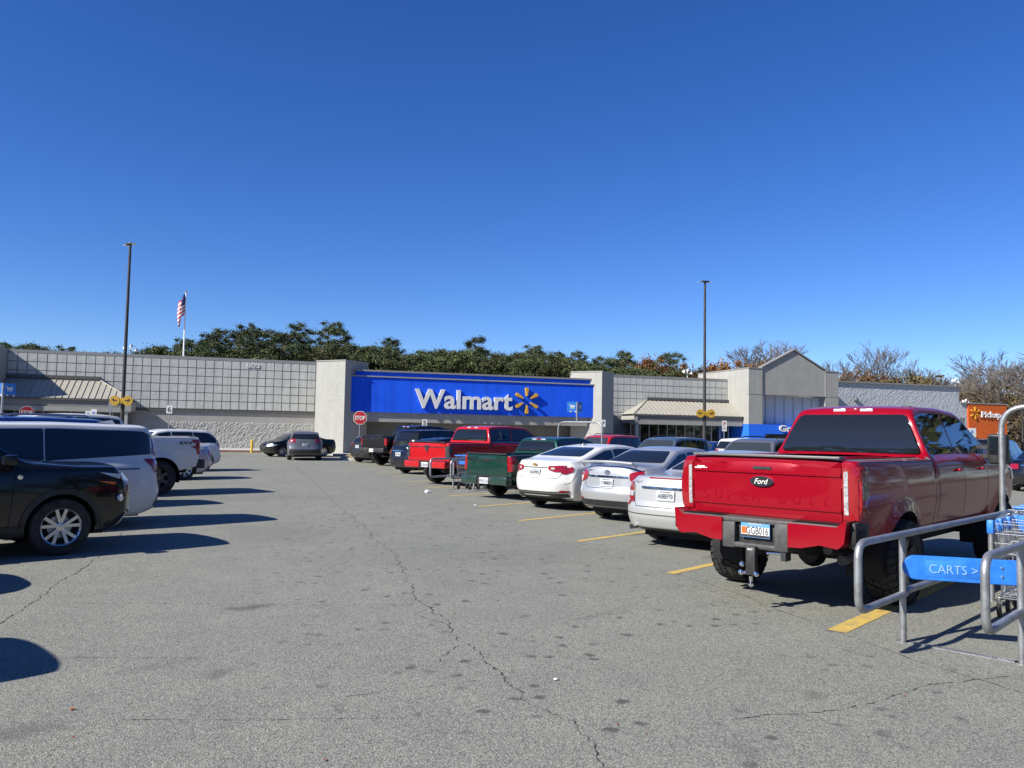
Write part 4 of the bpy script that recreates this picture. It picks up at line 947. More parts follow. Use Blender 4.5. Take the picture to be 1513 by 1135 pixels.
# ---------------------------------------------------------------- pickups
def pickup(pm, name, label, loc, az, w=2.03, wb=4.06, ro=1.2, fo=.95, r=.44, bedtop=1.5, h=2.07, hoodz=1.48, cabx=1.0, cabl=2.45, clear=.66, tgz=.9, crew=True, lampz=(.98, 1.4), lampw=.17, lampm='red_lamp', lamp_in=None, hero=False, tumb=.30, bumper='chrome', wheelst='alloy', tread=False, flare=.03, mir=1.0, cap_m='black', tk=None, ptext=None, pbase='white_plate', wins=True):
    x3 = cabx+cabl; wf = x3+.42
    top = [(-ro, bedtop-.005), (-ro+.1, bedtop), (cabx-.02, bedtop), (cabx+.01, bedtop+.02), (cabx+.065, h-.12), (cabx+.15, h-.05), (cabx+.45, h-.01), (cabx+1.2, h), (x3-.55, h-.03), (x3-.35, h-.09), (wf, hoodz+.06), (wf+.1, hoodz), (wb+.2, hoodz-.03), (wb+fo-.25, hoodz-.12), (wb+fo-.03, hoodz-.24), (wb+fo, hoodz-.3)]
    c = Car(wb=wb, ro=ro, fo=fo, w=w, r=r, ww=.28 if not hero else .31, clear=clear, belt=bedtop-.03, tumble=tumb, top=top, rear=[(clear, .05), (bedtop-.45, .01), (bedtop-.1, 0), (bedtop+.1, .01)], front=[(clear, .12), (clear+.2, 0), (hoodz-.1, .0), (hoodz, .06)], rcurve=.03, fcurve=.12, rtaper=.02, ftaper=.05, crown=.02, bed=(-ro+.09, cabx-.05, bedtop-.5, .16), keys=[cabx, cabx+.1, -ro+.08], nx=88, ny=18, shoulder=.06, flare=flare, psm=.03, arch=1.2, nz=20)
    B = bedtop
    d1, d2, d3 = cabx+.12, cabx+1.15, cabx+2.2
    doors = [[(cabx-.02, clear+.05), (cabx-.02, B-.02)], [(d1, clear+.1), (d1, B)], [(d3, clear+.1), (d3+.05, B)]]+([[(d2, clear+.1), (d2, B)]] if crew else [])
    zl = B+.03
    ws = [(cabx+.16, d2-.03, zl, 0, 0), (d2+.03, wf-.25, zl, 0, 0)] if wins else []
    def ex(car, b, root):
        # frame rails, axle, differential, tank
        for sg in (-1, 1): b.box(-ro+.15, wb+.4, sg*.42-.05, sg*.42+.05, r+.10, r+.24, M['gap'])
        b.cyl((0, -w/2+.2, r), (0, w/2-.2, r), .055, M['black'], 10); b.lathe([(.0, -.16), (.12, -.12), (.17, 0), (.12, .12), (0, .16)], M['black'], 14, Matrix.Translation((0, 0, r)) @ Matrix.Rotation(R_(90), 4, 'Y'))
        b.cyl((wb, -w/2+.2, r), (wb, w/2-.2, r), .05, M['black'], 10); b.box(.5, wb-.7, -.55, .45, r+.02, clear+.05, M['gap'])
        b.tube([(-ro+.1, -.62, clear-.08), (-.4, -.6, clear-.1), (.4, -.5, clear-.1)], .045, M['alloy_dark'], 10)
        for ax in ('y', 'y-'): car.patch(b, ax, rect(-ro+.12, cabx-.06, B-.035, B-.005), M[cap_m], .008)
    root = base_car(c, pm, name, label, 'pickup truck', loc, az, doors=doors, handles=[d2-.22, d3-.22] if crew else [d3-.25], wheelst=wheelst, wins=ws, rimr=r*.56, spokes=6, mirror=(wf-.3, B+.10, 1.0) if mir == 1.0 else None, mcol='black', sill=True, extra=ex, wsh=(hoodz+.13, h-.14), rwin=(B+(.03 if hero else .06), h-.13, .035 if hero else .06, .07 if hero else .09), tread=tread, trim_win=[(cabx+.15, zl-.012), (wf-.3, zl-.012)] if not hero else None, tr=tk, hz=B-.16)
    xb = -ro; hw = w/2
    # tailgate: raised inner panel, handle, upper lip
    b = MB(); yt = hw-lampw-.03
    c.patch(b, 'x-', rect(-yt, yt, tgz, B-.005), pm, .012, .1, rad=.02)
    c.patch(b, 'x-', rect(-yt+.02, yt-.02, B-.17, B-.145), M['gap'] if not hero else pm, .016, .1)
    tg = b.build('tailgate', root, True, 30)
    b = MB(); c.patch(b, 'x-', rect(-.10, .10, B-.135, B-.105) if hero else rect(-.12, .12, B-.14, B-.10), M['black'], .02, rad=.012); b.build('tailgate_handle', tg)
    b = MB(); b.box(xb-.03, xb+.09, -yt, yt, B-.008, B+.018, M[cap_m], ch=.008); b.build('tailgate_cap', tg)
    for sg in (1, -1):
        a, z0, z1 = hw-lampw-.015, lampz[0], lampz[1]
        q = [('x-', rect(a, hw-.02, z0, z1) if sg > 0 else rect(-hw+.02, -a, z0, z1)), ('y' if sg > 0 else 'y-', [(xb+.02, z0+.01), (xb+.13, z0+.05), (xb+.15, z1-.06), (xb+.02, z1-.0)])]
        lp = part(c, root, 'tail_light', q, M[lampm], off=.014, rad=.02)
        if lamp_in:
            b = MB(); c.patch(b, 'x-', rect(a+.012, a+.05, z0+.05, z1-.05) if sg > 0 else rect(-a-.05, -a-.012, z0+.05, z1-.05), M[lamp_in], .02, rad=.01); b.build('reverse_light', lp)
    # bumper
    zt = tgz-.015; b = MB()
    if hero:
        bx = xb-.18
        b.box(bx+.008, xb+.12, -.88, .88, zt-.05, zt, M['grey_plastic'], ch=.012)
        for k_ in range(22):
            for sg in (1, -1): y = sg*(.38+k_*.021); b.box(bx+.02, xb, y-.005, y+.005, zt-.002, zt+.006, M['gap'])
        b.box(bx+.06, xb+.1, -.36, .36, zt-.31, zt-.05, M['black'], ch=.02)
        b.box(bx-.01, bx+.08, -.35, -.21, zt-.29, zt-.03, M['grey_plastic'], ch=.015); b.box(bx-.01, bx+.08, .21, .35, zt-.31, zt-.05, M['grey_plastic'], ch=.015)
        b.box(bx-.005, bx+.08, -.35, .35, zt-.30, zt-.25, M['grey_plastic'], ch=.012)
        for sg in (1, -1):
            P = [(.35, zt-.012), (.82, zt-.012), (.885, zt+.045), (.915, zt+.045), (.89, zt-.16), (.83, zt-.215), (.66, zt-.195), (.48, zt-.24), (.35, zt-.245)]
            vs = [(bx-.012, sg*y, z) for y, z in P]+[(xb+.10, sg*y, z) for y, z in P]; n = len(P)
            b.add(vs, [tuple(range(n)), tuple(range(2*n-1, n-1, -1))]+[(i, n+i, n+(i+1) % n, (i+1) % n) for i in range(n)], pm)
            b.box(xb-.08, xb+.28, sg*.92-.04, sg*.92+.04, zt-.22, zt+.03, M['black'], ch=.03)
            b.box(xb-.10, xb+.16, sg*.94-.03, sg*.94+.03, zt-.18, zt-.04, M['gap'], ch=.02)
        b.build('bumper', root, True, 30)
    else:
        mm = pm if bumper == 'paint' else M[bumper]
        for sg in (1, -1): b.box(xb-.13, xb+.1, min(sg*.24, sg*(hw-.05)), max(sg*.24, sg*(hw-.05)), zt-.21, zt, mm, ch=.03)
        b.box(xb-.10, xb+.08, -.26, .26, zt-.20, zt-.02, M['black'], ch=.015); b.box(xb-.12, xb+.1, -hw+.07, hw-.07, zt-.005, zt+.012, M['black'])
        b.box(xb-.05, xb+.05, -.06, .06, zt-.30, zt-.18, M['gap'])
        b.build('bumper', root, True, 30)
    # head lamps
    for sg in (1, -1):
        q = [('x+', rect(hw-.34, hw-.08, hoodz-.36, hoodz-.16) if sg > 0 else rect(-hw+.08, -hw+.34, hoodz-.36, hoodz-.16)), ('y' if sg > 0 else 'y-', rect(wb+fo-.34, wb+fo-.12, hoodz-.34, hoodz-.18))]
        part(c, root, 'headlight', q, M['clear_lamp'], off=.006, rad=.03)
    part(c, root, 'grille', [('x+', rect(-hw+.38, hw-.38, hoodz-.5, hoodz-.2))], M['black'], off=.008, rad=.03)
    # high brake light
    zr = h-.075
    p = c.hit('x-', 0, zr)[0]; b = MB(); b.box(p.x-.012, p.x+.05, -.07, .07, zr-.02, zr+.02, M['red_lamp'], ch=.006)
    for sg in (1, -1): b.box(p.x-.012, p.x+.05, min(sg*.085, sg*.24), max(sg*.085, sg*.24), zr-.02, zr+.02, M['clear_lamp'], ch=.006)
    b.build('high_brake_light', root)
    if ptext:
        zp = tgz-.13; bx = xb-(.105 if not hero else .165)
        b = MB(); b.box(bx, bx+.012, -.155, .155, zp-.078, zp+.078, M[pbase], ch=.004)
        pl = b.build('license_plate', root)
        T = Matrix(((0, 0, -1, bx-.002), (-1, 0, 0, 0), (0, 1, 0, zp-.005), (0, 0, 0, 1)))
        vs, fs = text_fit(ptext, .27 if not hero else .235, .075, .002, .012); b = MB()
        b.add([v+Vector((.0 if not hero else .022, 0, 0)) for v in vs], fs, M['plate_text'], T); b.build('plate_lettering', pl, False)
        if hero:
            b = MB(); b.box(bx-.001, bx+.002, -.15, .15, zp-.072, zp-.048, M['smoke_lamp']); b.box(bx-.0015, bx, -.15, .15, zp-.048, zp+.03, M['cream'])
            b.box(bx-.0025, bx-.001, .09, .145, zp-.04, zp+.028, M['amber'])
            vs, fs = text_fit('GEORGIA', .14, .016, .001, .01); b.add(vs, fs, M['cream'], Matrix(((0, 0, -1, bx-.003), (-1, 0, 0, 0), (0, 1, 0, zp+.058), (0, 0, 0, 1))))
            b.build('plate_picture', pl, False)
    return root, c
# 1 -- the big red truck in the foreground
tk = .87
HL = (rr_loc((5.57, 8.47), tk)[0], rr_loc((5.57, 8.47), tk)[1])
root, c = pickup(P_RED, 'pickup_truck', 'big lifted red metallic crew cab pickup parked beside the cart corral in the foreground', HL, 61.0, hero=True, tread=True, wheelst='dark', lampz=(.93, 1.44), lampw=.17, lamp_in='led_strip', mir=0, bedtop=1.51, h=2.13, cabx=1.08, cabl=2.4, tumb=.36, tgz=.905, w=1.98, tk=tk, ptext='GGB016', pbase='plate_blue', flare=.045, hoodz=1.50, clear=.70, cap_m='cap_grey')
# oval badge and stamped lettering on the tailgate
xb = -1.2
def face_x(z, y=0, off=0.02): return c.hit('x-', y, z, off)[0].x
b = MB(); T = Matrix(((0, 0, -1, face_x(1.27)), (-1, 0, 0, 0.0), (0, 1, 0, 1.255), (0, 0, 0, 1)))
E1 = [(.125*math.cos(t*math.pi/16), .052*math.sin(t*math.pi/16)) for t in range(32)]; b.prism(E1, -.01, .012, M['chrome'], T)
b.prism([(x*.9, y*.86) for x, y in E1], .012, .0135, M['gap'], T)
vs, fs = text_fit('Ford', .15, .055, .002, .004, shear=.35); b.add([v+Vector((0, 0, .0155)) for v in vs], fs, M['cream'], T); b.build('badge', root)
for i_, ch_ in enumerate('SUPER DUTY'):
    if ch_ != ' ': y_ = .64-i_*.142; rear_text(root, ch_, face_x(1.10, y_, .013), y_, 1.10, .085, .10, P_RED, .0012, 'tailgate_letter')
rear_text(root, 'nissin', face_x(1.36, .66, .016), .70, 1.385, .13, .03, M['cream'], .001, 'sticker') if False else None
b = MB()
xx = face_x(1.38, .7, .0145)
vs, fs = text_fit('moultrie', .13, .035, .001, .012); b.add(vs, fs, M['cream'], Matrix(((0, 0, -1, xx), (-1, 0, 0, .70), (0, 1, 0, 1.372), (0, 0, 0, 1)))); b.build('dealer_sticker', root, False) if False else None
b = MB()
for (y0, y1, z0, z1) in ((.63, .78, 1.355, 1.372), (.66, .75, 1.372, 1.388), (.64, .72, 1.338, 1.348)): b.box(xx-.001, xx+.003, y0, y1, z0, z1, M['cream'])
b.build('sticker', root, False)
# tailgate creases
b = MB()
c.patch(b, 'x-', [(-.79, 1.0), (.79, 1.0), (.79, 1.03), (-.79, 1.03)], P_RED, .024, .1, rad=.01); c.patch(b, 'x-', rect(-.79, .79, 1.335, 1.36), P_RED, .026, .1, rad=.01)
b.build('tailgate_moulding', root, True, 30)
for sg in (1, -1):
    b = MB(); a = [(-1.14, 1.13), (-1.03, 1.13), (-1.03, 1.26), (-1.14, 1.26)]; c.patch(b, 'y' if sg > 0 else 'y-', a, M['smoke_lamp'], .02, rad=.01); b.build('blind_spot_cover', root)
    # towing mirrors
    p, _ = c.hit('y' if sg > 0 else 'y-', 3.35, 1.62, 0); b = MB(); y0 = p.y+sg*.14
    b.box(3.30, 3.48, min(y0, y0+sg*.24), max(y0, y0+sg*.24), 1.40, 1.80, M['black'], ch=.045); b.box(3.29, 3.30, min(y0+sg*.03, y0+sg*.21), max(y0+sg*.03, y0+sg*.21), 1.53, 1.77, M['glass'])
    for zz in (1.48, 1.60): b.box(3.36, 3.42, min(p.y-sg*.06, y0+sg*.05), max(p.y-sg*.06, y0+sg*.05), zz, zz+.05, M['black'])
    b.build('side_mirror', root)
# hitch with drop mount and chrome balls
b = MB(); b.box(-1.42, -1.05, -.035, .035, .53, .60, M['black']); b.box(-1.47, -1.40, -.05, .05, .34, .62, M['black'], ch=.008)
b.cyl((-1.45, 0, .33), (-1.45, 0, .28), .02, M['chrome']); b.lathe([(0, -.03), (.028, -.012), (.03, .0), (.028, .012), (0, .03)], M['chrome'], 16, Matrix.Translation((-1.45, 0, .25)))
b.cyl((-1.45, 0, .36), (-1.45, .10, .36), .018, M['chrome']); b.lathe([(0, -.032), (.025, -.02), (.032, .0), (.025, .02), (0, .032)], M['chrome'], 16, Matrix.Translation((-1.46, .1, .36)))
b.lathe([(0, -.03), (.024, -.018), (.03, .0), (.024, .018), (0, .03)], M['chrome'], 16, Matrix.Translation((-1.46, -.06, .36))); b.cyl((-1.45, 0, .36), (-1.45, -.06, .36), .018, M['chrome'])
b.lathe([(0, -.03), (.024, -.018), (.03, .0), (.024, .018), (0, .03)], M['chrome'], 16, Matrix.Translation((-1.46, .09, .44)))
b.cyl((-1.35, -.12, .56), (-1.35, -.30, .57), .018, M['chrome']); b.box(-1.37, -1.25, -.32, -.27, .50, .60, M['black'])
b.build('tow_hitch', root)
b = MB(); vs, fs = text_fit('B&W', .055, .02, .001, .01); b.add(vs, fs, M['cream'], Matrix(((0, 0, -1, -1.472), (-1, 0, 0, 0), (0, 1, 0, .595), (0, 0, 0, 1)))); b.build('hitch_lettering', root, False)
b = MB(); b.cyl((-1.0, -.72, .52), (-.3, -.68, .55), .05, M['grey_plastic'], 12); b.build('exhaust', root)
b = MB(); b.box(-.55, -.50, .68, .98, .18, .62, M['rubber']) if False else None
for yy in (.52, -.52):
    b = MB(); b.box(1.50, 1.62, yy-.06, yy+.06, 2.06, 2.115, M['black'], ch=.02); b.build('roof_marker', root)
# decal low in the rear glass
b = MB(); c.patch(b, 'x-', rect(-.02, .04, 1.74, 1.82), M['cream'], .012, skirt=.002); c.patch(b, 'x-', rect(-.02, .03, 1.68, 1.725), M['board_text'], .012, skirt=.002); b.build('window_sticker', root)
# 5 -- green pickup, 6 -- bright red pickup, 9 -- black pickup on the right; white pickup on the left
root, c = pickup(P_GREEN, 'pickup_truck', 'older dark green extended cab pickup with its tailgate up and a white plate', rr_loc((6.42, 21.35), .70), H60, w=1.72, wb=3.33, ro=1.18, fo=.85, r=.35, bedtop=1.15, h=1.61, hoodz=1.10, cabx=.75, cabl=2.0, clear=.42, tgz=.60, lampz=(.72, 1.10), lampw=.12, bumper='paint', crew=False, ptext='PU5 31', tk=.70, flare=.03)
rear_text(root, 'DODGE', c.hit('x-', .5, 1.02, .016)[0].x, .52, 1.02, .38, .055, M['chrome'])
b = MB(); c.patch(b, 'x-', rect(-.07, .07, .945, 1.0), M['chrome'], .018, rad=.01); c.patch(b, 'x-', rect(-.055, .055, .955, .99), M['black'], .022, rad=.008); b.build('badge', root)
root, c = pickup(P_RED2, 'pickup_truck', 'bright red crew cab pickup parked between the dark blue sedan and the green pickup', rr_loc((5.9, 26.74), .84), H60, w=2.02, wb=3.57, ro=1.2, fo=1.0, r=.40, bedtop=1.36, h=1.93, hoodz=1.33, cabx=.68, cabl=2.4, clear=.55, tgz=.78, lampz=(.90, 1.25), lampw=.15, lampm='smoke_lamp', bumper='paint', ptext='CGA 81', tk=.84, wheelst='dark', flare=.035, tread=False)
b = MB()
for pl in ([(-.055, .10), (-.075, .02), (-.03, -.06), (0, -.11), (.03, -.06), (.075, .02), (.055, .10), (.03, .055), (0, .07), (-.03, .055)],):
    T = Matrix(((0, 0, -1, c.hit('x-', 0, 1.12, .016)[0].x), (-1, 0, 0, 0), (0, 1, 0, 1.14), (0, 0, 0, 1))); b.prism(pl, 0, .015, M['smoke_lamp'], T)
b.build('badge', root)
root, c = pickup(P_BLACK, 'pickup_truck', 'black crew cab pickup farthest along the row, nearest the stop sign', rr_loc((6.1, 40.4), .84), H60, w=2.0, wb=3.6, ro=1.2, fo=1.0, r=.42, bedtop=1.45, h=1.98, hoodz=1.4, cabx=.7, cabl=2.4, clear=.58, tgz=.88, lampz=(1.0, 1.32), lampw=.14, bumper='black', ptext='TX 4', pbase='cream', tk=.84, wheelst='dark')
# white pickup, left row: heading away to the left, near side towards the camera
AZL = 243.0
def left_loc(tx, ty, az, hw_, ro_, hgt):
    """rear-axle centre from the shadow tip of the near rear top corner"""
    s_ = hgt/math.tan(R_(SUN_EL)) if hgt else 0; x = tx-s_*math.sin(R_(SUN_AZ-180)); y = ty-s_*math.cos(R_(SUN_AZ-180)); a = R_(az); f = Vector((math.sin(a), math.cos(a)))
    rgt = Vector((math.cos(a), -math.sin(a))); q = Vector((x, y))+f*ro_+rgt*hw_   # near side is the left side
    return (q.x, q.y)
root, c = pickup(P_WHITE, 'pickup_truck', 'white four-wheel-drive pickup behind the white minivan, its tail toward the aisle', left_loc(-1.32, 22.2, AZL, .98, .95, 0), AZL, w=2.03, wb=3.69, ro=1.03, fo=.95, r=.43, bedtop=1.45, h=1.98, hoodz=1.40, cabx=.75, cabl=2.4, clear=.60, tgz=.88, lampz=(1.0, 1.38), lampw=.16, bumper='black', ptext='RTX 9', lamp_in='clear_lamp', wheelst='dark', tread=True, tk=.86, flare=.05)
p, _ = c.hit('y', -.35, 1.32, .004); vs, fs = text_fit('4X4', .36, .085, .002, .02, shear=.3)
b = MB(); b.add(vs, fs, M['grey_plastic'], Matrix(((-1, 0, 0, -.62), (0, 0, 1, c.hit('y', -.62, 1.30, .012)[0].y), (0, 1, 0, 1.30), (0, 0, 0, 1)))); b.build('badge_lettering', root, False)

# ---------------------------------------------------------------- saloon cars
def saloon(pm, label, loc, az, kind='a', text='', name='sedan', tk=None):
    if kind == 'merc':
        c = Car(wb=2.85, ro=1.14, fo=.84, w=1.83, r=.33, clear=.20, belt=.97, tumble=.45, top=[(-1.14, 1.06), (-1.05, 1.09), (-.3, 1.10), (.05, 1.12), (.78, 1.41), (1.3, 1.47), (1.75, 1.46), (2.0, 1.42), (2.5, 1.12), (2.68, 1.04), (3.2, .97), (3.6, .82), (3.69, .66)],
                rear=[(.22, .10), (.45, .0), (.62, .0), (.66, .05), (.95, .07), (1.08, .12)], rcurve=.24, rtaper=.12)
        wins = [(.12, 1.0, 1.0, 0, 0), (1.06, 2.35, 1.0, 0, 0)]; rw = (1.14, 1.37, .05, .10)
    elif kind == 'corolla':
        c = Car(wb=2.6, ro=1.03, fo=.92, w=1.76, r=.31, clear=.20, belt=.97, tumble=.45, top=[(-1.03, 1.06), (-.95, 1.10), (-.35, 1.11), (-.12, 1.13), (.62, 1.42), (1.1, 1.47), (1.6, 1.46), (1.85, 1.42), (2.4, 1.12), (2.6, 1.04), (3.1, .94), (3.42, .8), (3.52, .62)],
                rear=[(.22, .12), (.42, .02), (.58, .0), (.68, .05), (.95, .07), (1.08, .10)], rcurve=.22, rtaper=.12)
        wins = [(-.05, .9, 1.0, 0, 0), (.96, 2.25, 1.0, 0, 0)]; rw = (1.15, 1.38, .04, .12)
    elif kind == 'malibu':
        c = Car(wb=2.83, ro=1.12, fo=.97, w=1.85, r=.35, clear=.22, belt=.98, tumble=.44, top=[(-1.12, 1.05), (-1.06, 1.10), (-.7, 1.13), (-.45, 1.15), (.55, 1.42), (1.1, 1.47), (1.6, 1.465), (1.95, 1.42), (2.6, 1.10), (2.8, 1.02), (3.3, .93), (3.68, .78), (3.8, .6)],
                rear=[(.24, .12), (.45, .03), (.62, .0), (.9, .06), (1.0, .05), (1.08, .03)], rcurve=.30, rtaper=.15)
        wins = [(-.2, .85, lambda x: 1.02+.05*clamp((.3-x)/.4), 0, 0), (.91, 2.45, 1.02, 0, 0)]; rw = (1.19, 1.39, .10, .16)
    else:
        c = Car(wb=2.75, ro=1.08, fo=.92, w=1.83, r=.33, clear=.2, belt=.97, tumble=.45, top=[(-1.08, 1.06), (-1.0, 1.10), (-.4, 1.12), (-.15, 1.13), (.65, 1.41), (1.15, 1.46), (1.65, 1.45), (1.95, 1.40), (2.5, 1.10), (2.7, 1.02), (3.2, .93), (3.55, .8), (3.67, .62)],
                rear=[(.22, .12), (.45, .02), (.6, .0), (.9, .06), (1.08, .08)], rcurve=.24, rtaper=.13)
        wins = [(-.05, .9, 1.0, 0, 0), (.96, 2.35, 1.0, 0, 0)]; rw = (1.15, 1.37, .05, .12)
    dz = c.clear+.1
    doors = [[(wins[1][0]-.03, dz), (wins[1][0]-.03, 1.0)], [(wins[1][1]-.05, dz), (wins[1][1]-.0, .98)], [(.35, .55), (.2, .75), (.1, 1.0)], [(-c.ro+.55, .98), (-c.ro+.3, .62), (-c.ro+.2, .60)]]
    root = base_car(c, pm, name, label, 'car', loc, az, wins=wins, doors=doors, handles=[.35, 1.35], spokes=7 if kind != 'malibu' else 5, mirror=(wins[1][1]-.15, 1.05, .8), wsh=(c.ztop(wins[1][1]+.2)+.02, 1.36), rwin=rw, tr=tk, trim_win=[(wins[0][0]+.05, wins[0][2] if not callable(wins[0][2]) else 1.03), (wins[1][1]-.25, 1.0 if kind != 'malibu' else 1.02)])
    # trunk lid seams and bumper line on the rear
    b = MB(); g = M['gap']
    yl = {'merc': .60, 'corolla': .56, 'malibu': .62}.get(kind, .58); zl = {'merc': .62, 'corolla': .66, 'malibu': .72}.get(kind, .66)
    c.strip(b, 'x-', [(-yl-.03, .99), (-yl, zl+.06), (-yl+.06, zl), (yl-.06, zl), (yl, zl+.06), (yl+.03, .99)], .010, g)
    c.patch(b, 'x-', [(-.78, .26), (.78, .26), (.70, .43), (-.70, .43)] if kind != 'merc' else [(-.6, .24), (.6, .24), (.55, .30), (-.55, .30)], M['black'], .008, rad=.03)
    b.build('bumper_trim', root)
    if kind == 'merc':
        lam = [[(.60, .68), (.86, .66), (.86, .95), (.66, .98)]]; side = [(-1.10, .68), (-.90, .70), (-.86, .86), (-1.0, .95), (-1.08, .95)]
        part(c, root, 'trunk_handle', [('x-', rect(-.44, .44, .895, .925))], M['chrome'], off=.02, rad=.012)
        plate(c, root, 0, .80, text); rear_text(root, 'E 350', c.hit('x-', .48, 1.0, .008)[0].x, .48, .985, .15, .03, M['chrome'])
        part(c, root, 'high_brake_light', [('x-', rect(-.33, .33, 1.045, 1.058))], M['red_lamp'], off=.012)
        b = MB(); b.cyl((-1.12, .58, .30), (-.85, .58, .31), .045, M['chrome'], 14); b.cyl((-1.125, .58, .30), (-1.1, .58, .30), .038, M['gap'], 14); b.build('exhaust', root)
        part(c, root, 'bumper_moulding', [('x-', rect(-.80, .80, .50, .515))], M['grey_plastic'], off=.006)
    elif kind == 'corolla':
        lam = [[(.50, .83), (.60, .79), (.84, .78), (.84, 1.0), (.68, 1.02), (.48, .96)]]; side = [(-1.0, .77), (-.84, .84), (-.78, .96), (-.98, .98)]
        part(c, root, 'trunk_trim', [('x-', rect(-.46, .46, .875, .905))], M['chrome'], off=.022, rad=.012); plate(c, root, 0, .77, text)
        b = MB(); b.tube([(-.88, -.62, 1.08), (-.98, -.58, 1.155), (-1.0, -.3, 1.17), (-1.01, 0, 1.175), (-1.0, .3, 1.17), (-.98, .58, 1.155), (-.88, .62, 1.08)], [.02, .028, .026, .026, .026, .028, .02], P_SILVER, 10); b.build('spoiler', root)
        T = Matrix(((0, 0, -1, c.hit('x-', 0, .96, .012)[0].x), (-1, 0, 0, 0), (0, 1, 0, .965), (0, 0, 0, 1))); b = MB()
        for rx, ry in ((.062, .042), (.022, .04)): b.tube([(rx*math.cos(t*.3927), ry*math.sin(t*.3927), 0) for t in range(16)], .006, M['chrome'], 6, T, closed=True)
        b.tube([(.05*math.cos(t*.3927), .018+.016*math.sin(t*.3927), 0) for t in range(16)], .005, M['chrome'], 6, T, closed=True); b.build('badge', root)
        rear_text(root, 'COROLLA', c.hit('x-', .42, 1.0, .010)[0].x, .42, 1.0, .20, .028, M['chrome'])
        part(c, root, 'reflector', [('x-', rect(.60, .76, .44, .47)), ('x-', rect(-.76, -.60, .44, .47))], M['red_lamp'], off=.012, rad=.01)
    elif kind == 'malibu':
        lam = [[(.36, .90), (.50, .855), (.82, .86), (.82, .985), (.60, 1.0), (.36, .99)]]; side = [(-1.10, .87), (-.86, .90), (-.74, .98), (-.98, 1.0)]
        part(c, root, 'trunk_trim', [('x-', rect(-.34, .34, .945, .965))], M['chrome'], off=.012, rad=.008); plate(c, root, 0, .85, text)
        T = Matrix(((0, 0, -1, c.hit('x-', 0, 1.01, .012)[0].x), (-1, 0, 0, 0), (0, 1, 0, 1.015), (0, 0, 0, 1))); b = MB()
        b.prism([(-.08, -.014), (-.03, -.014), (-.03, -.026), (.04, -.026), (.04, -.014), (.08, -.014), (.07, .014), (.03, .014), (.03, .026), (-.04, .026), (-.04, .014), (-.07, .014)], 0, .008, M['gold'], T); b.build('badge', root)
        b = MB(); c.strip(b, 'x-', [(-.78, .40), (.78, .40)], .014, M['chrome'], .014); b.build('bumper_chrome', root)
        part(c, root, 'reflector', [('x-', rect(.60, .76, .42, .46)), ('x-', rect(-.76, -.60, .42, .46))], M['red_lamp'], off=.014, rad=.01)
        rear_text(root, 'LT', c.hit('x-', -.6, 1.03, .010)[0].x, -.56, 1.035, .06, .03, M['chrome'])
    else:
        lam = [[(.50, .78), (.84, .76), (.84, .96), (.50, .95)]]; side = [(-1.04, .77), (-.86, .82), (-.82, .93), (-1.0, .95)]
        part(c, root, 'trunk_trim', [('x-', rect(-.44, .44, .90, .925))], M['chrome'], off=.012, rad=.01); plate(c, root, 0, .78, text)
    for sg in (1, -1):
        q = [('x-', p_ if sg > 0 else my(p_)) for p_ in lam]+[('y' if sg > 0 else 'y-', side)]
        lp = part(c, root, 'tail_light', q, M['red_lamp'], off=.007, rad=.02)
        if kind in ('corolla', 'merc'):
            zz = (.83, .89) if kind == 'corolla' else (.76, .84); rc = rect(.62, .76, *zz)
            b = MB(); c.snap = True; c.patch(b, 'x-', rc if sg > 0 else my(rc), M['clear_lamp'], .024, .03, rad=.02); c.snap = False; b.build('reverse_light', lp)
        if kind == 'malibu':
            b = MB(); rc = rect(.42, .50, .91, .96); c.patch(b, 'x-', rc if sg > 0 else my(rc), M['clear_lamp'], .024, .03, rad=.015); b.build('reverse_light', lp)
        xf = c.xf; q = [('x+', rect(.42, c.hw-.1, .62, .78) if sg > 0 else rect(-c.hw+.1, -.42, .62, .78)), ('y' if sg > 0 else 'y-', [(xf-.62, .74), (xf-.3, .64), (xf-.3, .76)])]
        part(c, root, 'headlight', q, M['clear_lamp'], off=.006, rad=.03)
    part(c, root, 'grille', [('x+', rect(-.36, .36, .42, .66))], M['black'], off=.006, rad=.04)
    return root, c
saloon(P_SILVER2, 'pale silver sedan with tall red tail lamps, partly hidden by the big red pickup', rr_loc((6.46, 12.15), .78), H60, 'merc', 'A08EP70', tk=.78)
saloon(P_SILVER, 'silver compact sedan with a small trunk spoiler, second from the big red pickup', rr_loc((7.05, 15.68), .75), H60, 'corolla', 'CYM8829', tk=.75)
r_, c_ = saloon(P_WHITE, 'white fastback sedan with red tail lamps parked next to the dark green pickup', rr_loc((6.55, 18.35), .79), H60, 'malibu', 'SAS4903', tk=.79)
# shark fin aerial
b = MB(); b.add([(.62, -.02, 1.40), (.62, .02, 1.40), (.85, 0, 1.44), (.66, 0, 1.49)], [(0, 1, 3), (1, 2, 3), (2, 0, 3), (0, 2, 1)], P_WHITE); b.build('aerial', r_)
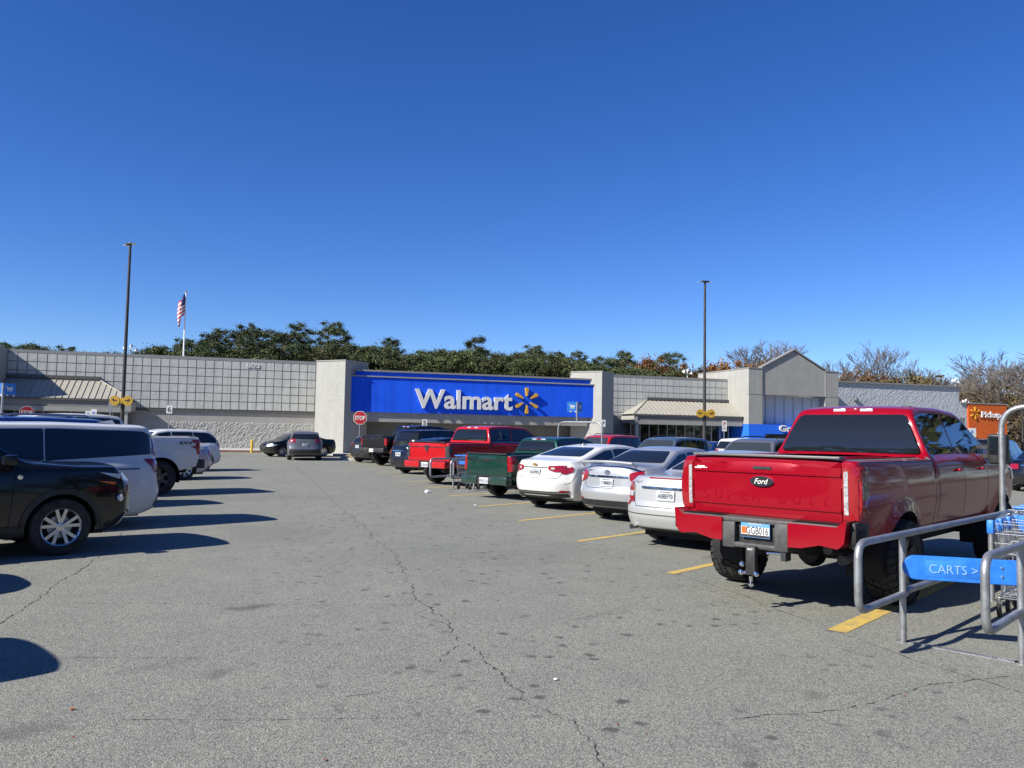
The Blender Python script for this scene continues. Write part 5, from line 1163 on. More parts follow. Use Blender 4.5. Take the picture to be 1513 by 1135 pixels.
# ---------------------------------------------------------------- tall cars
def suv(pm, label, loc, az, h=1.70, wb=2.7, ro=.92, fo=.9, w=1.86, r=.36, belt=1.05, clear=.24, name='suv', clad='grey_plastic', text='', rake=.25, box_=False, van=False, hood=1.08, mirrorc=None, lampz=(.95, 1.15), lampw=.32, rails=True, tk=None, front_dark=False, fcv=.30, nose=0.0, wheelst='alloy', spokes=5, lampm='red_lamp', winm='glass', cat='suv', c_only=False):
    e = wb-.55
    if van: top = [(-ro, belt+.18), (-ro+.08, h-.14), (-ro+.25, h-.03), (.6, h), (1.7, h-.02), (2.2, h-.10), (3.05, 1.22), (3.2, 1.12), (3.7, .98), (wb+fo-.08, .82), (wb+fo, .62)]
    else: top = [(-ro, belt+.05), (-ro+.04, belt+.15), (-ro+rake, h-.10), (-ro+rake+.2, h-.03), (.5, h), (1.3, h-.01), (1.7, h-.08), (e, hood+.08), (e+.15, hood), (wb+.2, hood-.06), (wb+fo-.25, hood-.16+nose), (wb+fo-.05, hood-.32+nose), (wb+fo, hood-.42+nose)]
    c = Car(wb=wb, ro=ro, fo=fo, w=w, r=r, clear=clear, belt=belt, tumble=.34 if not van else .26, top=top, rear=[(clear, .12), (.45, .02), (.6, .0), (.8, .05), (belt, .06), (h, .06)], front=[(clear, .18), (.5, .0), (.8, .0), (hood, .08)], rcurve=.18, fcurve=fcv, rtaper=.09, ftaper=.12, keys=[-ro+rake], psm=.06, crown=.035)
    z0 = belt+.05; xr1 = -ro+.32 if not van else -ro+.14
    if van:
        fz = lambda x: z0+.10*sstep((.55-x)/.35)
        wins = [(xr1, .80, fz, .30, 0), (.82, 1.95, z0-.01, 0, 0), (2.1, 3.0, z0-.01, 0, 0)]; dx = [2.02, .75]
    else: wins = [(xr1, .30, z0+.03, 0, 0), (.34, 1.12, z0, 0, 0), (1.18, e+.02, z0, 0, 0)]; dx = [1.15, .32]
    doors = [[(dx[0], clear+.12), (dx[0], belt+.03)], [(dx[1], .6), (dx[1], belt+.05)], [(wins[-1][1]-.08, clear+.15), (wins[-1][1]-.02, belt)]]
    root = base_car(c, pm, name, label, cat, loc, az, wins=wins, doors=doors, handles=[dx[0]-.5 if not van else dx[0]-.22, dx[0]+.25 if not van else dx[0]+.2], spokes=spokes, wheelst=wheelst, mirror=(wins[-1][1]-.12, belt+.1, .9), mcol=mirrorc, cladding=clad, wsh=(c.ztop(wins[-1][1]+.1)+.0 if not van else 1.26, h-.13), rwin=(belt+.12, h-.16, .06, .10), tr=tk, winm=winm)
    for sg in (1, -1):
        rc = rect(c.hw-lampw-.08, c.hw-.06, *lampz); q = [('x-', rc if sg > 0 else my(rc)), ('y' if sg > 0 else 'y-', [(-ro+.04, lampz[0]), (-ro+.16, lampz[0]+.03), (-ro+.24, lampz[1]-.02), (-ro+.08, lampz[1])] if not van else [(-ro+.06, lampz[0]-.02), (-ro+.20, lampz[0]-.04), (-ro+.42, lampz[1]), (-ro+.10, lampz[1]+.01)])]
        lp = part(c, root, 'tail_light', q, M[lampm], off=.007, rad=.02)
        zz = hood-.20; q = [('x+', rect(c.hw-.46, c.hw-.12, zz-.1, zz+.01) if sg > 0 else rect(-c.hw+.12, -c.hw+.46, zz-.1, zz+.01)), ('y' if sg > 0 else 'y-', [(c.xf-.58, zz+.03), (c.xf-.30, zz-.07), (c.xf-.30, zz+.0)])]
        part(c, root, 'headlight', q, M['clear_lamp'], off=.006, rad=.02)
        if rails:
            b = MB(); y = sg*(c.hw-.20-c.tumble*(h-belt)); b.tube([(-.35, y, h-.02), (-.2, y, h+.035), (.5, y, h+.045), (1.1, y, h+.035), (1.25, y, h-.01)], .017, M['black'] if pm is not P_BLUE else M['alloy'], 8); b.build('roof_rail', root)
    b = MB(); c.patch(b, 'x-', [(-c.hw+.12, clear+.14), (c.hw-.12, clear+.14), (c.hw-.16, clear+.36), (-c.hw+.16, clear+.36)], M['black'], .008, rad=.04); c.strip(b, 'x-', [(-c.hw+.2, belt+.02), (-c.hw+.24, .62), (-.5, .58), (.5, .58), (c.hw-.24, .62), (c.hw-.2, belt+.02)], .01, M['gap']); b.build('bumper_trim', root)
    part(c, root, 'grille', [('x+', rect(-.40, .40, hood-.36, hood-.24))], M['black'], off=.008, rad=.03)
    if text: plate(c, root, 0, .84, text)
    return root, c
LW = Vector((math.sin(R_(63)), math.cos(R_(63))))
# black SUV facing right at the left edge: near (right-hand) front tyre touches (-2.42, 12.21)
az = 63.0; a = R_(az); fr = Vector((-2.38, 12.02)); q = fr-LW*2.72+Vector((-math.cos(a), math.sin(a)))*.80
root, c = suv(P_BLACK, 'black SUV facing right at the left edge, nose toward the aisle and silver split-spoke wheel', (q.x, q.y), az, h=1.76, wb=2.72, ro=.98, fo=1.02, r=.372, belt=1.14, clear=.26, clad='black', hood=1.24, fcv=.20, nose=.09, wheelst='Y', spokes=5, tk=.80, front_dark=True, lampz=(1.0, 1.1))
part(c, root, 'indicator_light', [('y-', [(c.xf-.60, .955), (c.xf-.40, .90), (c.xf-.34, .905), (c.xf-.38, .94)])], M['amber'], off=.012, rad=.01)
b = MB(); b.lathe([(0, .0), (.05, .0), (.05, .03), (.0, .035)], M['clear_lamp'], 16, Matrix.Translation((c.xf-.30, c.hit('y-', c.xf-.30, .72, .0)[0].y, .72)) @ Matrix.Rotation(R_(40), 4, 'Z') @ Matrix.Rotation(R_(90), 4, 'X')); b.build('fog_light', root)
b = MB(); y_ = c.hit('y-', 2.22, 1.05, .004)[0].y; b.lathe([(0, .0), (.032, .0), (.03, .006), (.0, .008)], M['chrome'], 16, Matrix.Translation((2.22, y_, 1.03)) @ Matrix.Rotation(R_(90), 4, 'X')); b.build('badge', root)
# white minivan beside it
loc = left_loc(-1.5, 15.2, AZL, .88, .98, 0)
root, c = suv(P_WHITE, 'white minivan with long dark side windows, tail toward the aisle beside the black SUV', loc, AZL, h=1.75, wb=3.06, ro=1.12, fo=.93, w=1.98, r=.35, belt=1.08, clear=.20, clad=None, van=True, name='minivan', lampz=(.96, 1.14), lampw=.2, rails=False, text='BRV 204', tk=.86, cat='minivan')
b = MB(); c.strip(b, 'y', [(-.62, .985), (.62, .975)], .02, M['gap'], .004); b.build('door_track', root)
b = MB(); b.add([(-.5, -.02, 1.73), (-.5, .02, 1.73), (-.2, 0, 1.755), (-.46, 0, 1.80)], [(0, 1, 3), (1, 2, 3), (2, 0, 3), (0, 2, 1)], P_WHITE); b.build('aerial', root)
loc = left_loc(-.35, 19.3, AZL, .80, .7, 1.78)
suv(P_BLUE, 'dark blue SUV with roof rails seen over the roof of the white minivan', loc, AZL, h=1.86, wb=2.9, ro=1.0, fo=.95, w=1.95, r=.38, belt=1.15, clear=.26, text='LKM 771')
loc = left_loc(-1.2, 28.6, AZL, .84, .95, 0)
saloon(P_SILVER, 'silver sedan with its tail just showing past the white pickup', (loc[0], loc[1]), AZL, 'x', 'QWN 556')
loc = left_loc(-1.15, 34.0, AZL, .86, .78, 0)
suv(P_WHITE, 'white SUV with sloping dark rear glass at the far end of the left row', loc, AZL, h=1.62, wb=2.7, ro=.92, fo=.9, r=.35, belt=1.02, rake=.5, rails=False, text='HHT 903')
# cars nearer than the frame's left edge: only their shadows reach into the picture
loc = left_loc(-1.95, 9.5, AZL, .80, .95, 1.10); saloon(P_GREY, 'grey sedan just outside the left edge whose shadow tip shows', loc, AZL, 'x', 'JJR 110')
loc = left_loc(-1.05, 6.25, AZL, .80, .55, 1.66); suv(P_SILVER, 'silver SUV just outside the lower left whose rounded shadow shows', loc, AZL, h=1.72, rails=False)
# right-hand row beyond the bright red pickup
saloon(P_NAVY, 'dark navy sedan parked tail out beside the bright red pickup', rr_loc((6.0, 33.1), .78), H60, 'x', 'DRT 482')
suv(P_BLACK, 'tall black SUV between the navy sedan and the black pickup', rr_loc((6.75, 36.6), .82), H60, h=1.78, wb=2.95, ro=1.1, fo=.95, w=2.02, r=.39, belt=1.2, clear=.30, hood=1.2, lampz=(1.05, 1.3), lampw=.12, text='KFA 220')
suv(P_DGREY, 'dark hatchback tail poking out past the black pickup near the stop sign', rr_loc((5.45, 44.0), .76), H60, h=1.42, wb=2.5, ro=.75, fo=.8, w=1.74, r=.32, belt=.95, clear=.2, hood=.98, clad=None, rails=False, name='hatchback', lampz=(.85, 1.05), text='RLO 12', cat='car')
# cars on the cross lane by the store
suv(P_GREY, 'grey SUV driving away up the middle of the aisle', (2.75, 46.2), 2.0, h=1.60, wb=2.78, ro=1.0, fo=.95, w=1.9, r=.37, belt=1.03, clear=.24, clad=None, rails=False, lampz=(.98, 1.16), lampw=.36, text='DKS 4413', rake=.5, tk=.80)
saloon(P_BLACK, 'black sedan crossing in front of the store, behind the grey SUV', (3.9, 52.8), 246, 'x', 'XBX 87')
# next row, seen over the near row
suv(P_RED2, 'dark red SUV with black roof rails behind the white fastback sedan', (15.9, 33.7), 240, h=1.70, w=1.9, wb=2.75, text='')
suv(P_GREYBLUE, 'blue grey SUV facing the camera behind the silver compact sedan', (15.2, 26.7), 240, h=1.66, w=1.84, text='', winm='glass', clad=None)
saloon(P_BLUE, 'blue small car behind the right light pole', (23.0, 36.6), 240, 'x', '')
suv(P_WHITE, 'white compact SUV seen from behind with red tail lamps, right of the light pole', (20.3, 31.0), 60, h=1.66, w=1.84, text='', rails=False)
suv(P_GREY, 'grey SUV whose windshield shows just left of the big red pickup cab', (14.9, 20.7), 240, h=1.68, w=1.88, text='', clad=None, rails=True)
suv(P_BLACK, 'black SUV seen past the big red pickup mirror', (27.2, 24.6), 60, h=1.80, wb=2.9, w=1.98, r=.38, belt=1.12, text='', clad=None)
saloon(P_NAVY, 'dark blue sedan with red tail lamp at the right edge behind the bent pipe', (26.0, 21.3), 60, 'x', '')
suv(P_RED2, 'red SUV tail half hidden behind the bent pipe at the right edge', (30.5, 27.6), 60, h=1.68, wb=2.7, text='', clad=None, rails=False)
suv(P_SILVER, 'silver SUV in the far row in front of the orange wall', (40.0, 36.5), 240, h=1.7, text='', clad=None)
saloon(P_WHITE, 'white sedan in the far row in front of the gabled entrance', (31.0, 33.0), 240, 'x', '')
# ------------------------------------------------------------------ cart corral and street furniture
def bend(pts, r, n=6):
    """round the corners of a 3-D polyline"""
    P = [Vector(p) for p in pts]; out = [P[0]]
    for i in range(1, len(P)-1):
        p = P[i]; a = P[i-1]-p; c_ = P[i+1]-p; rr = min(r, a.length*.48, c_.length*.48); p0 = p+a.normalized()*rr; p1 = p+c_.normalized()*rr
        for k in range(n+1): t = k/n; out.append((1-t)**2*p0+2*t*(1-t)*p+t*t*p1)
    out.append(P[-1]); return out
def corral(loc, az, label, lanes=2, L=5.2, lane=.87, arch=2.0, sign=None, near=True):
    root = empty('cart_corral', (loc[0], loc[1], 0), R_(90-az), label, 'cart corral', 'cart corrals')
    # local x runs away from the aisle along the lanes, local y left
    for i in range(lanes+1):
        y = -i*lane; b = MB(); x0 = -.93
        pts = bend([(L+.1, y, .42), (0.1, y, .42), (0.0, y, .37) if False else (0.05, y, .40), (x0, y, .38), (x0, y, .90), (0, y, .90), (L+.1, y, .90)], .13)
        b.tube(pts, .030, M['steel'], 12); 
        b.build('side_rail', root)
        for x in (0, L*.5, L):
            b = MB(); b.cyl((x, y, .004), (x, y, .90), .027, M['steel'], 12); b.cyl((x, y, .0), (x, y, .012), .055, M['steel'], 12); b.build('post', root)
    for x in (0, L): b = MB(); b.box(x-.03, x+.03, -lanes*lane, 0, .002, .012, M['steel']); b.build('floor_bar', root)
    xa = 3.32 if near else L
    b = MB(); b.tube(bend([(xa, .06, .0), (xa, .06, arch+.1), (xa, -lanes*lane-.06, arch+.1), (xa, -lanes*lane-.06, 0)], .28, 8), .032, M['steel'], 12); b.build('arch', root)
    return root
cr_ = corral((5.28, 5.62), 62.5, 'galvanised tube cart corral with blue arm in the right foreground')
# blue arm lettered CARTS >
p0 = Vector((5.13, 5.46, .66)); p1 = Vector((5.83, 4.985, .66)); L = (p1-p0).length; az = math.degrees(math.atan2((p1-p0).x, (p1-p0).y))
T = Matrix.Translation(p0) @ Matrix.Rotation(R_(90-az), 4, 'Z')      # local x along the board, -y towards camera
b = MB(); h_ = .098; n = 14; prof = [(L, -h_), (L, h_), (h_, h_)]+[(h_-h_*math.sin(math.pi*i/n), h_*math.cos(math.pi*i/n)) for i in range(1, n)]+[(h_, -h_)]
bm = bmesh.new(); vv = [bm.verts.new((x, -.02, z)) for x, z in prof]; f = bm.faces.new(vv); r = bmesh.ops.extrude_face_region(bm, geom=[f])
for v in r['geom']:
    if isinstance(v, bmesh.types.BMVert): v.co.y += .05
bmesh.ops.bevel(bm, geom=[e for e in bm.edges if len(e.link_faces) == 2 and e.calc_face_angle(0) > 1], offset=.012, segments=3, affect='EDGES', profile=.6)
b.addbm(bm, M['board_blue'], T)
b.box(.17, .56, -.0225, -.018, -.065, .065, M['board_blue'], T, ch=.002)
arm = empty('arm', (0, 0, 0)); bpy.data.objects.remove(arm)
arm = b.build('arm_board', cr_); arm.matrix_parent_inverse = cr_.matrix_basis.inverted() if False else (Matrix.Translation((5.28, 5.62, 0)) @ Matrix.Rotation(R_(90-62.5), 4, 'Z')).inverted()
vs, fs = text_fit('CARTS >', .35, .07, .003, -.006); b = MB(); b.add([Vector((v.x+.37, -.0245-v.z, v.y+.0)) for v in vs], fs, M['board_text'], T); b.build('arm_lettering', arm, False)
b = MB()
for zz in (-.035, .035): b.lathe([(0, .012), (.008, .010), (.012, 0)], M['chrome'], 12, T @ Matrix.Translation((.72, -.02, zz)) @ Matrix.Rotation(R_(90), 4, 'X'))
b.build('bolt', arm)
corral((5.75, 23.75), 60, 'galvanised cart corral between the green pickup and the bright red pickup', near=False, L=5.0)
def cart_parts():
    root = empty('shopping_cart'); W0, W1 = .23, .29; gb = MB(); g = .0028
    # basket: narrower and shallower at the nose (+x), tall back
    def side(x, z): return lerp(W1, W0, (x+.38)/.86)-(.92-z)*.10
    zt = lambda x: lerp(.98, .90, (x+.38)/.86); zb = lambda x: lerp(.50, .62, (x+.38)/.86)
    for sg in (1, -1):
        for i in range(17):
            x = -.38+.86*i/16; gb.cyl((x, sg*side(x, zb(x)), zb(x)), (x, sg*side(x, zt(x)), zt(x)), g, M['wire'], 4)
        for t in (0, .25, .5, .75, 1):
            pts = [(x, sg*side(x, lerp(zb(x), zt(x), t)), lerp(zb(x), zt(x), t)) for x in (-.38, .48)]; gb.cyl(pts[0], pts[1], .005 if t in (0, 1) else g, M['wire'], 5)
    for x in (-.38, .48):
        for i in range(11):
            q = -1+2*i/10; gb.cyl((x, q*side(x, zb(x)), zb(x)), (x, q*side(x, zt(x)), zt(x)), g, M['wire'], 4)
        for t in (0, .33, .66, 1): z = lerp(zb(x), zt(x), t); gb.cyl((x, -side(x, z), z), (x, side(x, z), z), .004, M['wire'], 5)
    for i in range(11): q = -1+2*i/10; gb.cyl((-.38, q*side(-.38, .5), .50), (.48, q*side(.48, .62), .62), g, M['wire'], 4)
    for i in range(8): x = -.38+.86*i/7; gb.cyl((x, -side(x, zb(x)), zb(x)), (x, side(x, zb(x)), zb(x)), g, M['wire'], 4)
    gb.build('basket', root, False)
    b = MB()
    for sg in (1, -1):
        b.tube(bend([(-.46, sg*.26, 1.0), (-.42, sg*.26, .93), (-.36, sg*.25, .52), (-.30, sg*.25, .20), (.42, sg*.20, .16), (.45, sg*.2, .14)], .08), .011, M['wire'], 8)
        b.tube(bend([(.30, sg*.20, .17), (.18, sg*.21, .30), (-.1, sg*.22, .50)], .1), .009, M['wire'], 8)
    for i in range(6): x = -.2+.6*i/5; b.cyl((x, -.21, .18), (x, .21, .18), .004, M['wire'], 5)
    b.build('chassis', root)
    b = MB(); b.cyl((-.47, -.27, 1.0), (-.47, .27, 1.0), .017, M['board_blue'], 10); b.build('handle', root)
    b = MB(); b.box(-.375, -.36, -.2, .2, .74, .93, M['board_blue'], ch=.005); b.build('child_seat_flap', root)
    for sg in (1, -1): b = MB(); b.box(.44, .52, sg*.235-.03, sg*.235+.03, .80, .93, M['board_blue'], ch=.01); b.build('corner_bumper', root)
    for x, sg in ((-.32, 1), (-.32, -1), (.42, 1), (.42, -1)):
        y = sg*(.24 if x < 0 else .19); b = MB(); T = Matrix.Translation((x, y, .063)) @ Matrix.Rotation(R_(90), 4, 'X')
        b.lathe([(0, -.012), (.045, -.014), (.062, -.010), (.062, .010), (.045, .014), (0, .012)], M['rubber'], 18, T)
        for dy in (-.019, .019): b.box(x-.012, x+.012, y+dy-.002, y+dy+.002, .05, .15, M['wire'])
        b.cyl((x, y, .14), (x, y, .18), .012, M['wire'], 8); b.build('caster', root)
    return root
CL = ['shopping cart at the front of the nested line in the foreground corral', 'second nested shopping cart in the foreground corral', 'third nested shopping cart in the foreground corral', 'fourth nested shopping cart in the foreground corral',
      'shopping cart at the front of the far corral by the green pickup', 'second shopping cart in the far corral by the green pickup']
proto = cart_parts()
def copy_cart(loc, az, label):
    r = proto.copy(); COL.objects.link(r); r.location = (loc[0], loc[1], 0.004); r.rotation_euler = (0, 0, R_(90-az)); tag(r, label, 'shopping cart', 'shopping carts')
    for ch in proto.children: c2 = ch.copy(); COL.objects.link(c2); c2.parent = r
    return r
ux, uy = math.sin(R_(62.5)), math.cos(R_(62.5)); rx, ry = math.cos(R_(62.5)), -math.sin(R_(62.5))
def in_corral(o, along, lane_): return (o[0]+ux*along+rx*lane_, o[1]+uy*along+ry*lane_)
for k_, al in enumerate((2.18, 2.48, 2.78, 3.08)):
    l_ = in_corral((5.28, 5.62), al, .47); 
    if k_ == 0: proto.location = (l_[0], l_[1], .004); proto.rotation_euler = (0, 0, R_(90-62.5+180)); tag(proto, CL[0], 'shopping cart', 'shopping carts')
    else: copy_cart(l_, 242.5, CL[k_])
for k_, al in enumerate((.35, .68)): copy_cart(in_corral((5.75, 23.75), al, .45), 60, CL[4+k_])
# light poles
def light_pole(x, y, top, label, name='light_pole', az=100):
    root = empty(name, (x, y, 0), 0, label, 'light pole', 'tall lot light poles')
    b = MB(); b.cyl((0, 0, 0), (0, 0, .75), .32, M['walk'], 24); b.build('base', root)
    b = MB(); b.cyl((0, 0, .75), (0, 0, top-.1), .115, M['pole'], 14, .07); b.box(-.16, .16, -.16, .16, .75, .79, M['pole']); b.build('pole', root)
    for sg in (1, -1):
        d = Vector((math.sin(R_(az)), math.cos(R_(az)), 0))*sg; T = Matrix.Rotation(math.atan2(d.y, d.x), 4, 'Z'); b = MB()
        b.cyl(T @ Vector((0, 0, top-.12)), T @ Vector((.3, 0, top-.1)), .03, M['pole'], 8); b.box(.16, .52, -.15, .15, top-.14, top-.05, M['pole'], T @ Matrix.Rotation(R_(-2), 4, 'Y'), ch=.03); b.box(.22, .48, -.11, .11, top-.15, top-.138, M['cream'], T); b.build('lamp_head', root)
    return root
def beacon(x, y, z, label):
    root = empty('warning_sign', (x, y, z), R_(-17), label, 'sign', 'paired yellow warning signs on the light poles')
    for sg in (1, -1):
        b = MB(); b.cyl((sg*.36, -.16, 0), (sg*.36, -.12, 0), .28, M['beacon'], 24); o = b.build('sign_disc', root)
        b = MB(); P = [(-.15, -.03), (.02, .0), (.0, -.1), (.17, .06), (.06, .12), (.04, .05), (-.10, .04)]; T = Matrix(((sg*1.0, 0, 0, sg*.36), (0, 0, -1, -.165), (0, 1, 0, 0), (0, 0, 0, 1))); b.prism(P, 0, .004, M['gap'], T); b.build('sign_symbol', o, False)
    b = MB(); b.box(-.14, .14, -.14, .13, -.16, .16, M['beacon'], ch=.02); b.box(-.3, .3, -.13, -.10, -.03, .03, M['beacon']); b.build('bracket', root)
light_pole(-7.0, 50, 12.1, 'tall dark light pole with twin lamp heads on the left, behind the parked cars', az=135); beacon(-7.02, 49.9, 3.1, 'pair of round yellow warning signs on the left light pole')
light_pole(28.8, 48, 12.25, 'tall dark light pole with twin lamp heads in front of the right canopy'); beacon(28.8, 47.9, 3.22, 'pair of round yellow warning signs on the right light pole')
light_pole(78.0, 66, 8.6, 'distant light pole beyond the orange wall', az=60)
# flag
fl = empty('flagpole', (-5.93, 75, 6.2), 0, 'white flagpole rising behind the store parapet', 'flagpole')
b = MB(); b.cyl((0, 0, 0), (0, 0, 7.1), .075, M['white'], 12, .05); b.lathe([(0, -.1), (.09, -.03), (.09, .03), (0, .1)], M['gold'], 12, Matrix.Translation((0, 0, 7.18))); b.build('pole', fl)
m = mat('flag_cloth', (.6, .6, .6), .8); k = NT(m); tc = k.n('TexCoord'); uv = k.n('SeparateXYZ'); k.l(tc.outputs['UV'], uv.inputs[0])
w1 = k.n('Math', operation='MULTIPLY'); k.l(uv.outputs[1], w1.inputs[0]); w1.inputs[1].default_value = 6.5; w2 = k.n('Math', operation='FRACT'); k.l(w1.outputs[0], w2.inputs[0]); w3 = k.n('Math', operation='GREATER_THAN'); k.l(w2.outputs[0], w3.inputs[0]); w3.inputs[1].default_value = .5
mx = k.n('Mix', data_type='RGBA'); k.l(w3.outputs[0], mx.inputs[0]); mx.inputs[6].default_value = (.45, .02, .03, 1); mx.inputs[7].default_value = (.7, .7, .68, 1)
g1 = k.n('Math', operation='LESS_THAN'); k.l(uv.outputs[0], g1.inputs[0]); g1.inputs[1].default_value = .4; g2 = k.n('Math', operation='GREATER_THAN'); k.l(uv.outputs[1], g2.inputs[0]); g2.inputs[1].default_value = .46; g3 = k.n('Math', operation='MULTIPLY'); k.l(g1.outputs[0], g3.inputs[0]); k.l(g2.outputs[0], g3.inputs[1])
m2 = k.n('Mix', data_type='RGBA'); k.l(g3.outputs[0], m2.inputs[0]); k.l(mx.outputs[2], m2.inputs[6]); m2.inputs[7].default_value = (.03, .04, .16, 1); k.l(m2.outputs[2], k.b.inputs['Base Color'])
nu, nv = 26, 16; vs = []; fs = []; uvs = []
for i in range(nu+1):
    for j in range(nv+1):
        u, v = i/nu, j/nv; drop = u*1.75; vs.append((-.08-u*.46+.10*math.sin(u*9+v*3), -.05+.16*math.sin(u*11+v*4.), 6.95-(1-v)*1.45-drop*(.55+.45*(1-v))*.85)); uvs.append((u, v))
for i in range(nu):
    for j in range(nv): a = i*(nv+1)+j; fs.append((a, a+nv+1, a+nv+2, a+1))
me = bpy.data.meshes.new('flag'); me.from_pydata(vs, [], fs); me.materials.append(m); ul = me.uv_layers.new(name='UVMap')
for lp in me.loops: ul.data[lp.index].uv = uvs[lp.vertex_index]
me.polygons.foreach_set('use_smooth', [True]*len(me.polygons)); o = bpy.data.objects.new('flag', me); COL.objects.link(o); o.location = (-5.93, 75, 6.2); tag(o, 'American flag hanging limp from the white flagpole', 'flag')
# floodlights on the roof edge
for x, y, z, s_, lb in ((-8.9, 66, 7.55, 1, 'cluster of white floodlights on the roof edge beside the left light pole'), (37.8, 66, 7.65, 1, 'white floodlight pair on the roof above the right canopy'), (69.0, 66, 7.95, 1, 'white floodlights above the far right wall'), (74.6, 70, 6.1, 1, 'white floodlights just beyond the orange wall')):
    root = empty('floodlight', (x, y, 0), 0, lb, 'floodlight', 'floodlights along the roof edge'); z0 = 5.3 if x < 70 else 0
    b = MB(); b.cyl((0, 0, z0), (0, 0, z), .04, M['cream'], 8); b.cyl((-.35, 0, z-.25), (.35, 0, z-.25), .025, M['cream'], 6); b.build('mast', root)
    for dx, dz in ((-.36, .02), (.05, .18), (.4, -.1)):
        b = MB(); T = Matrix.Translation((dx, 0, z-.1+dz)) @ Matrix.Rotation(R_(65 if dx > 0 else -55), 4, 'Y') @ Matrix.Rotation(R_(50), 4, 'X'); b.lathe([(0, -.12), (.08, -.1), (.13, .08), (.12, .1), (0, .09)], M['white'], 12, T); b.build('lamp', root)
# signs
def octagon(r): return [(r*math.cos(math.pi/8+i*math.pi/4), r*math.sin(math.pi/8+i*math.pi/4)) for i in range(8)]
def stop_sign(x, y, zc, az, label, r=.39, sleeve=True):
    root = empty('stop_sign', (x, y, 0), 0, label, 'stop sign', 'stop signs'); T = face_T((0, 0, zc), az)
    b = MB(); b.cyl((0, .05, 0), (0, .05, zc+.3), .03, M['steel'], 8); b.build('post', root)
    if sleeve: b = MB(); b.cyl((0, .05, 0), (0, .05, 1.05), .085, M['yellow'], 14); b.build('post_sleeve', root)
    b = MB(); b.prism(octagon(r), -.004, .0, M['cream'], T); b.prism(octagon(r*.93), .0, .003, M['sign_red'], T); pl = b.build('sign_plate', root, False)
    vs, fs = text_fit('STOP', r*1.45, r*.60, .003, .03); b = MB(); b.add([v+Vector((0, 0, .006)) for v in vs], fs, M['cream'], T); b.build('lettering', pl, False)
stop_sign(5.57, 45.0, 2.37, 190, 'red stop sign on a post with a yellow sleeve beside the pale diamond pillar')
stop_sign(-12.2, 52.0, 2.35, 172, 'red stop sign on the left seen just above the dark blue SUV roof')
def small_sign(x, y, zc, w_, h_, lines, label, az=185, base='cream', ink='plate_text', post=True, grp='small white signs on posts'):
    root = empty('parking_sign', (x, y, 0), 0, label, 'sign', grp); T = face_T((0, 0, zc), az)
    b = MB(); b.cyl((0, .04, 0), (0, .04, zc+h_/2), .03, M['steel'], 8); b.build('post', root)
    b = MB(); b.box(-w_/2, w_/2, -h_/2, h_/2, -.004, .002, M[base], T); pl = b.build('sign_plate', root, False)
    b = MB()
    for t, dy, hh, ik in lines:
        vs, fs = text_fit(t, min(w_*.7, hh*.62*len(t)), hh, .002, .02); b.add([v+Vector((0, dy, .006)) for v in vs], fs, M[ik], T)
    b.build('lettering', pl, False)
small_sign(-4.95, 54, 2.76, .34, .5, [('6', 0, .32, 'plate_text')], 'small white sign numbered 6 on a post before the left grey wall')
small_sign(11.0, 54, 2.25, .34, .5, [('5', 0, .32, 'plate_text')], 'small white sign numbered 5 on a post under the blue fascia')
small_sign(31.6, 50, 2.45, .36, .75, [('P', .14, .26, 'sign_red'), ('<->', -.16, .12, 'plate_text')], 'white parking sign with red letter right of the right light pole')
small_sign(23.9, 53.5, 2.5, .30, .5, [('P', 0, .26, 'plate_text')], 'grey backed sign on a post at the left corner of the right canopy')
small_sign(-8.9, 51, 2.2, .30, .62, [('P', .1, .2, 'sign_blue'), ('->', -.15, .1, 'plate_text')], 'left one of two narrow white signs above the dark blue SUV')
small_sign(-8.45, 50, 2.25, .30, .7, [('P', .1, .2, 'sign_blue'), ('>', -.15, .1, 'plate_text')], 'right one of two narrow white signs above the dark blue SUV')
small_sign(-7.7, 50.5, 2.75, .22, .6, [], 'blank pale sign post beside the left light pole', base='steel')
small_sign(55.0, 51, 2.35, .7, .8, [('P', 0, .4, 'sign_blue')], 'white sign with blue symbol in front of the orange wall')
small_sign(54.0, 51, 2.9, .45, 1.3, [], 'tall pale panel sign in front of the orange wall', base='steel')
small_sign(58.8, 52, 2.2, .2, .5, [], 'short pale post at the right edge beyond the orange wall', base='cream')
def cart_flag(x, y, z0, zc, label, sz=.62, az=170):
    root = empty('cart_return_sign', (x, y, 0), 0, label, 'sign', 'blue cart return signs')
    b = MB(); b.cyl((0, 0, z0), (0, 0, zc+sz/2), .03, M['steel'], 10); b.build('post', root)
    for s_, a2 in ((-1, az+22), (1, az-28)):
        T = face_T((0, 0, zc), a2); b = MB(); b.box(min(0, s_*sz), max(0, s_*sz), -sz/2, sz/2, -.01, .01, M['sign_blue'], T); pl = b.build('sign_panel', root, False)
        b = MB(); c0 = s_*sz/2; P = [(-.20, .16), (-.13, .16), (-.10, .10), (.19, .10), (.14, -.05), (-.06, -.05), (-.07, -.09), (.15, -.09), (.15, -.12), (-.10, -.12), (-.09, -.04), (-.15, .13), (-.20, .13)]
        b.prism([(c0+x_*sz/.62, y_*sz/.62) for x_, y_ in P], .011, .015, M['cream'], T)
        for wx in (-.05, .11): b.cyl(T @ Vector((c0+wx, -.165, .011)), T @ Vector((c0+wx, -.165, .015)), .028, M['cream'], 10)
        b.build('cart_symbol', pl, False)
cart_flag(10.45, 25.6, 2.1, 2.62, 'blue cart sign on a post above the arch of the far cart corral', .34)
cart_flag(-6.2, 24, 0, 2.6, 'blue cart sign at the left edge in front of the left canopy', .30)
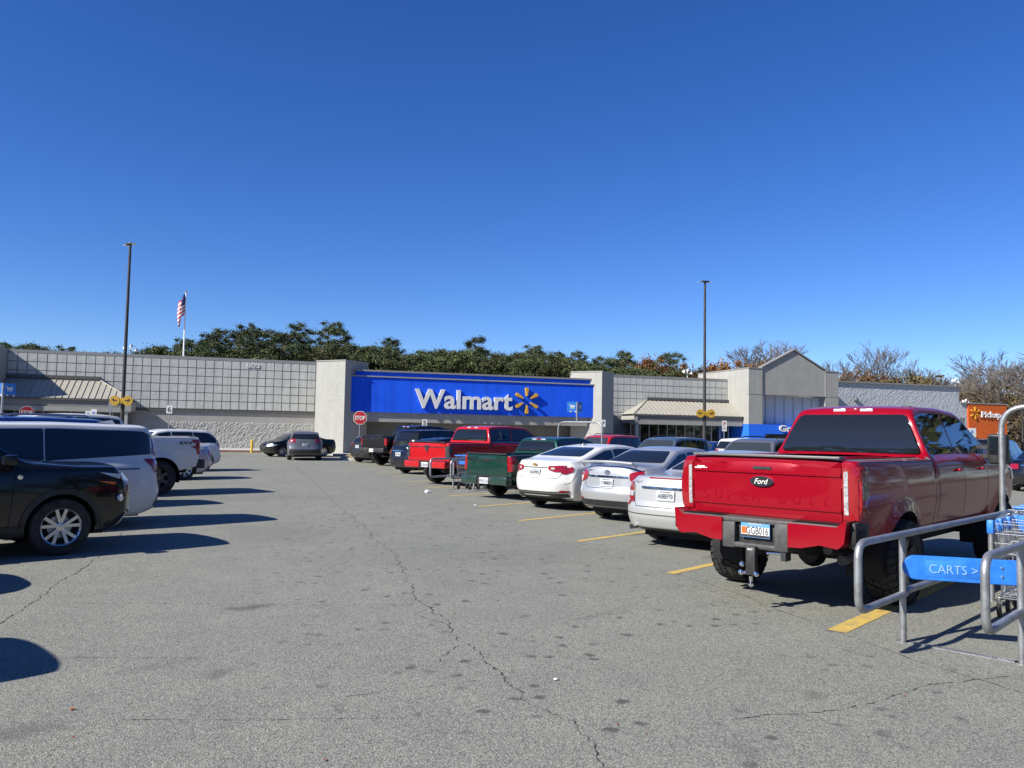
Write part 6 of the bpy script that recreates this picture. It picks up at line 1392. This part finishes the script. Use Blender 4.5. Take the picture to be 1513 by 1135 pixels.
# yellow bollards
for x, y, lb in ((-.04, 58.9, 'yellow bollard at the kerb before the left grey wall'),):
    b = MB(); b.cyl((0, 0, 0), (0, 0, .84), .085, M['yellow'], 16); b.lathe([(.085, .84), (.07, .89), (.03, .92), (0, .925)], M['yellow'], 16)
    o = b.build('bollard', loc=(x, y, 0)); tag(o, lb, 'bollard')
# planting island at the stop sign
M['straw'] = noisy(mat('pine_straw', (.3, .2, .08), .95), (.22, .15, .06), (.40, .29, .13), 6, 6, bump=.8, bscale=30)
isl = [(4.6, 46.2), (5.9, 45.6), (7.4, 47.6), (9.5, 53.4), (6.2, 53.6)]
b = MB(); b.prism(roundpoly(isl, .8), 0, .15, M['walk']); o = b.build('kerb_island', smooth=False); tag(o, kind='structure')
b = MB(); b.prism(roundpoly([(p[0]*.94+.37, p[1]*.94+3.0) for p in isl], .8), .151, .165, M['straw']); o = b.build('planting_bed', smooth=False); tag(o, kind='structure')
rnd = random.Random(9)
for x, y, lb in ((6.1, 49.6, 'low dry olive shrub on the straw bed beside the stop sign'),):
    vs, fs = clumps(rnd, [((rnd.uniform(-.5, .5), rnd.uniform(-.4, .4), rnd.uniform(.15, .42)), .25) for _ in range(14)], 90, .09, .9)
    o = empty('shrub', (x, y, .16), 0, lb, 'shrub'); a = bpy.data.objects.new('foliage', mk('foliage', vs, fs, M['green'])); COL.objects.link(a); a.parent = o
    b = MB(); [b.cyl((0, 0, 0), (rnd.uniform(-.3, .3), rnd.uniform(-.3, .3), .35), .02, M['bark'], 5) for _ in range(6)]; b.build('stem', o)
# litter and fallen leaves
def crumple(x, y, s_, m_, label, seed):
    rr = random.Random(seed); bm = bmesh.new(); bmesh.ops.create_icosphere(bm, subdivisions=2, radius=s_)
    for v in bm.verts: v.co = v.co*rr.uniform(.6, 1.15); v.co.z = max(-.3*s_, v.co.z*.5)
    b = MB(); b.addbm(bm, m_); o = b.build('litter', smooth=False, loc=(x, y, .3*s_+.004)); tag(o, label, 'litter')
crumple(4.67, 22.34, .09, M['white'], 'crumpled white paper lying on the aisle before the green pickup', 1); crumple(4.95, 18.25, .035, M['white'], 'tiny white scrap at the end of a yellow line by the white fastback sedan', 2)
crumple(-.97, 5.51, .014, M['amber'], 'small orange scrap on the asphalt in the lower left', 3); crumple(2.05, 5.35, .016, M['white'], 'tiny pale scrap on the asphalt near the long crack', 4)
M['leaf_red'] = mat('fallen_leaf', (.22, .05, .03), .8); b = MB()
for i in range(150):
    x, y = (rnd.uniform(1, 7.5), rnd.uniform(3.6, 9)) if i < 90 else (rnd.uniform(-2, 8), rnd.uniform(4, 20)); a = rnd.uniform(0, 6.28); s_ = rnd.uniform(.006, .020); T = Matrix.Translation((x, y, .006)) @ Matrix.Rotation(a, 4, 'Z')
    b.add([(-s_, 0, 0), (0, s_*.4, .004), (s_, 0, .002), (0, -s_*.4, .0)], [(0, 1, 2, 3)], M['leaf_red'], T)
tag(b.build('fallen_leaves', smooth=False), 'scattered tiny red and brown leaves on the asphalt', 'fallen leaves', kind='stuff')
bpy.context.view_layer.update()
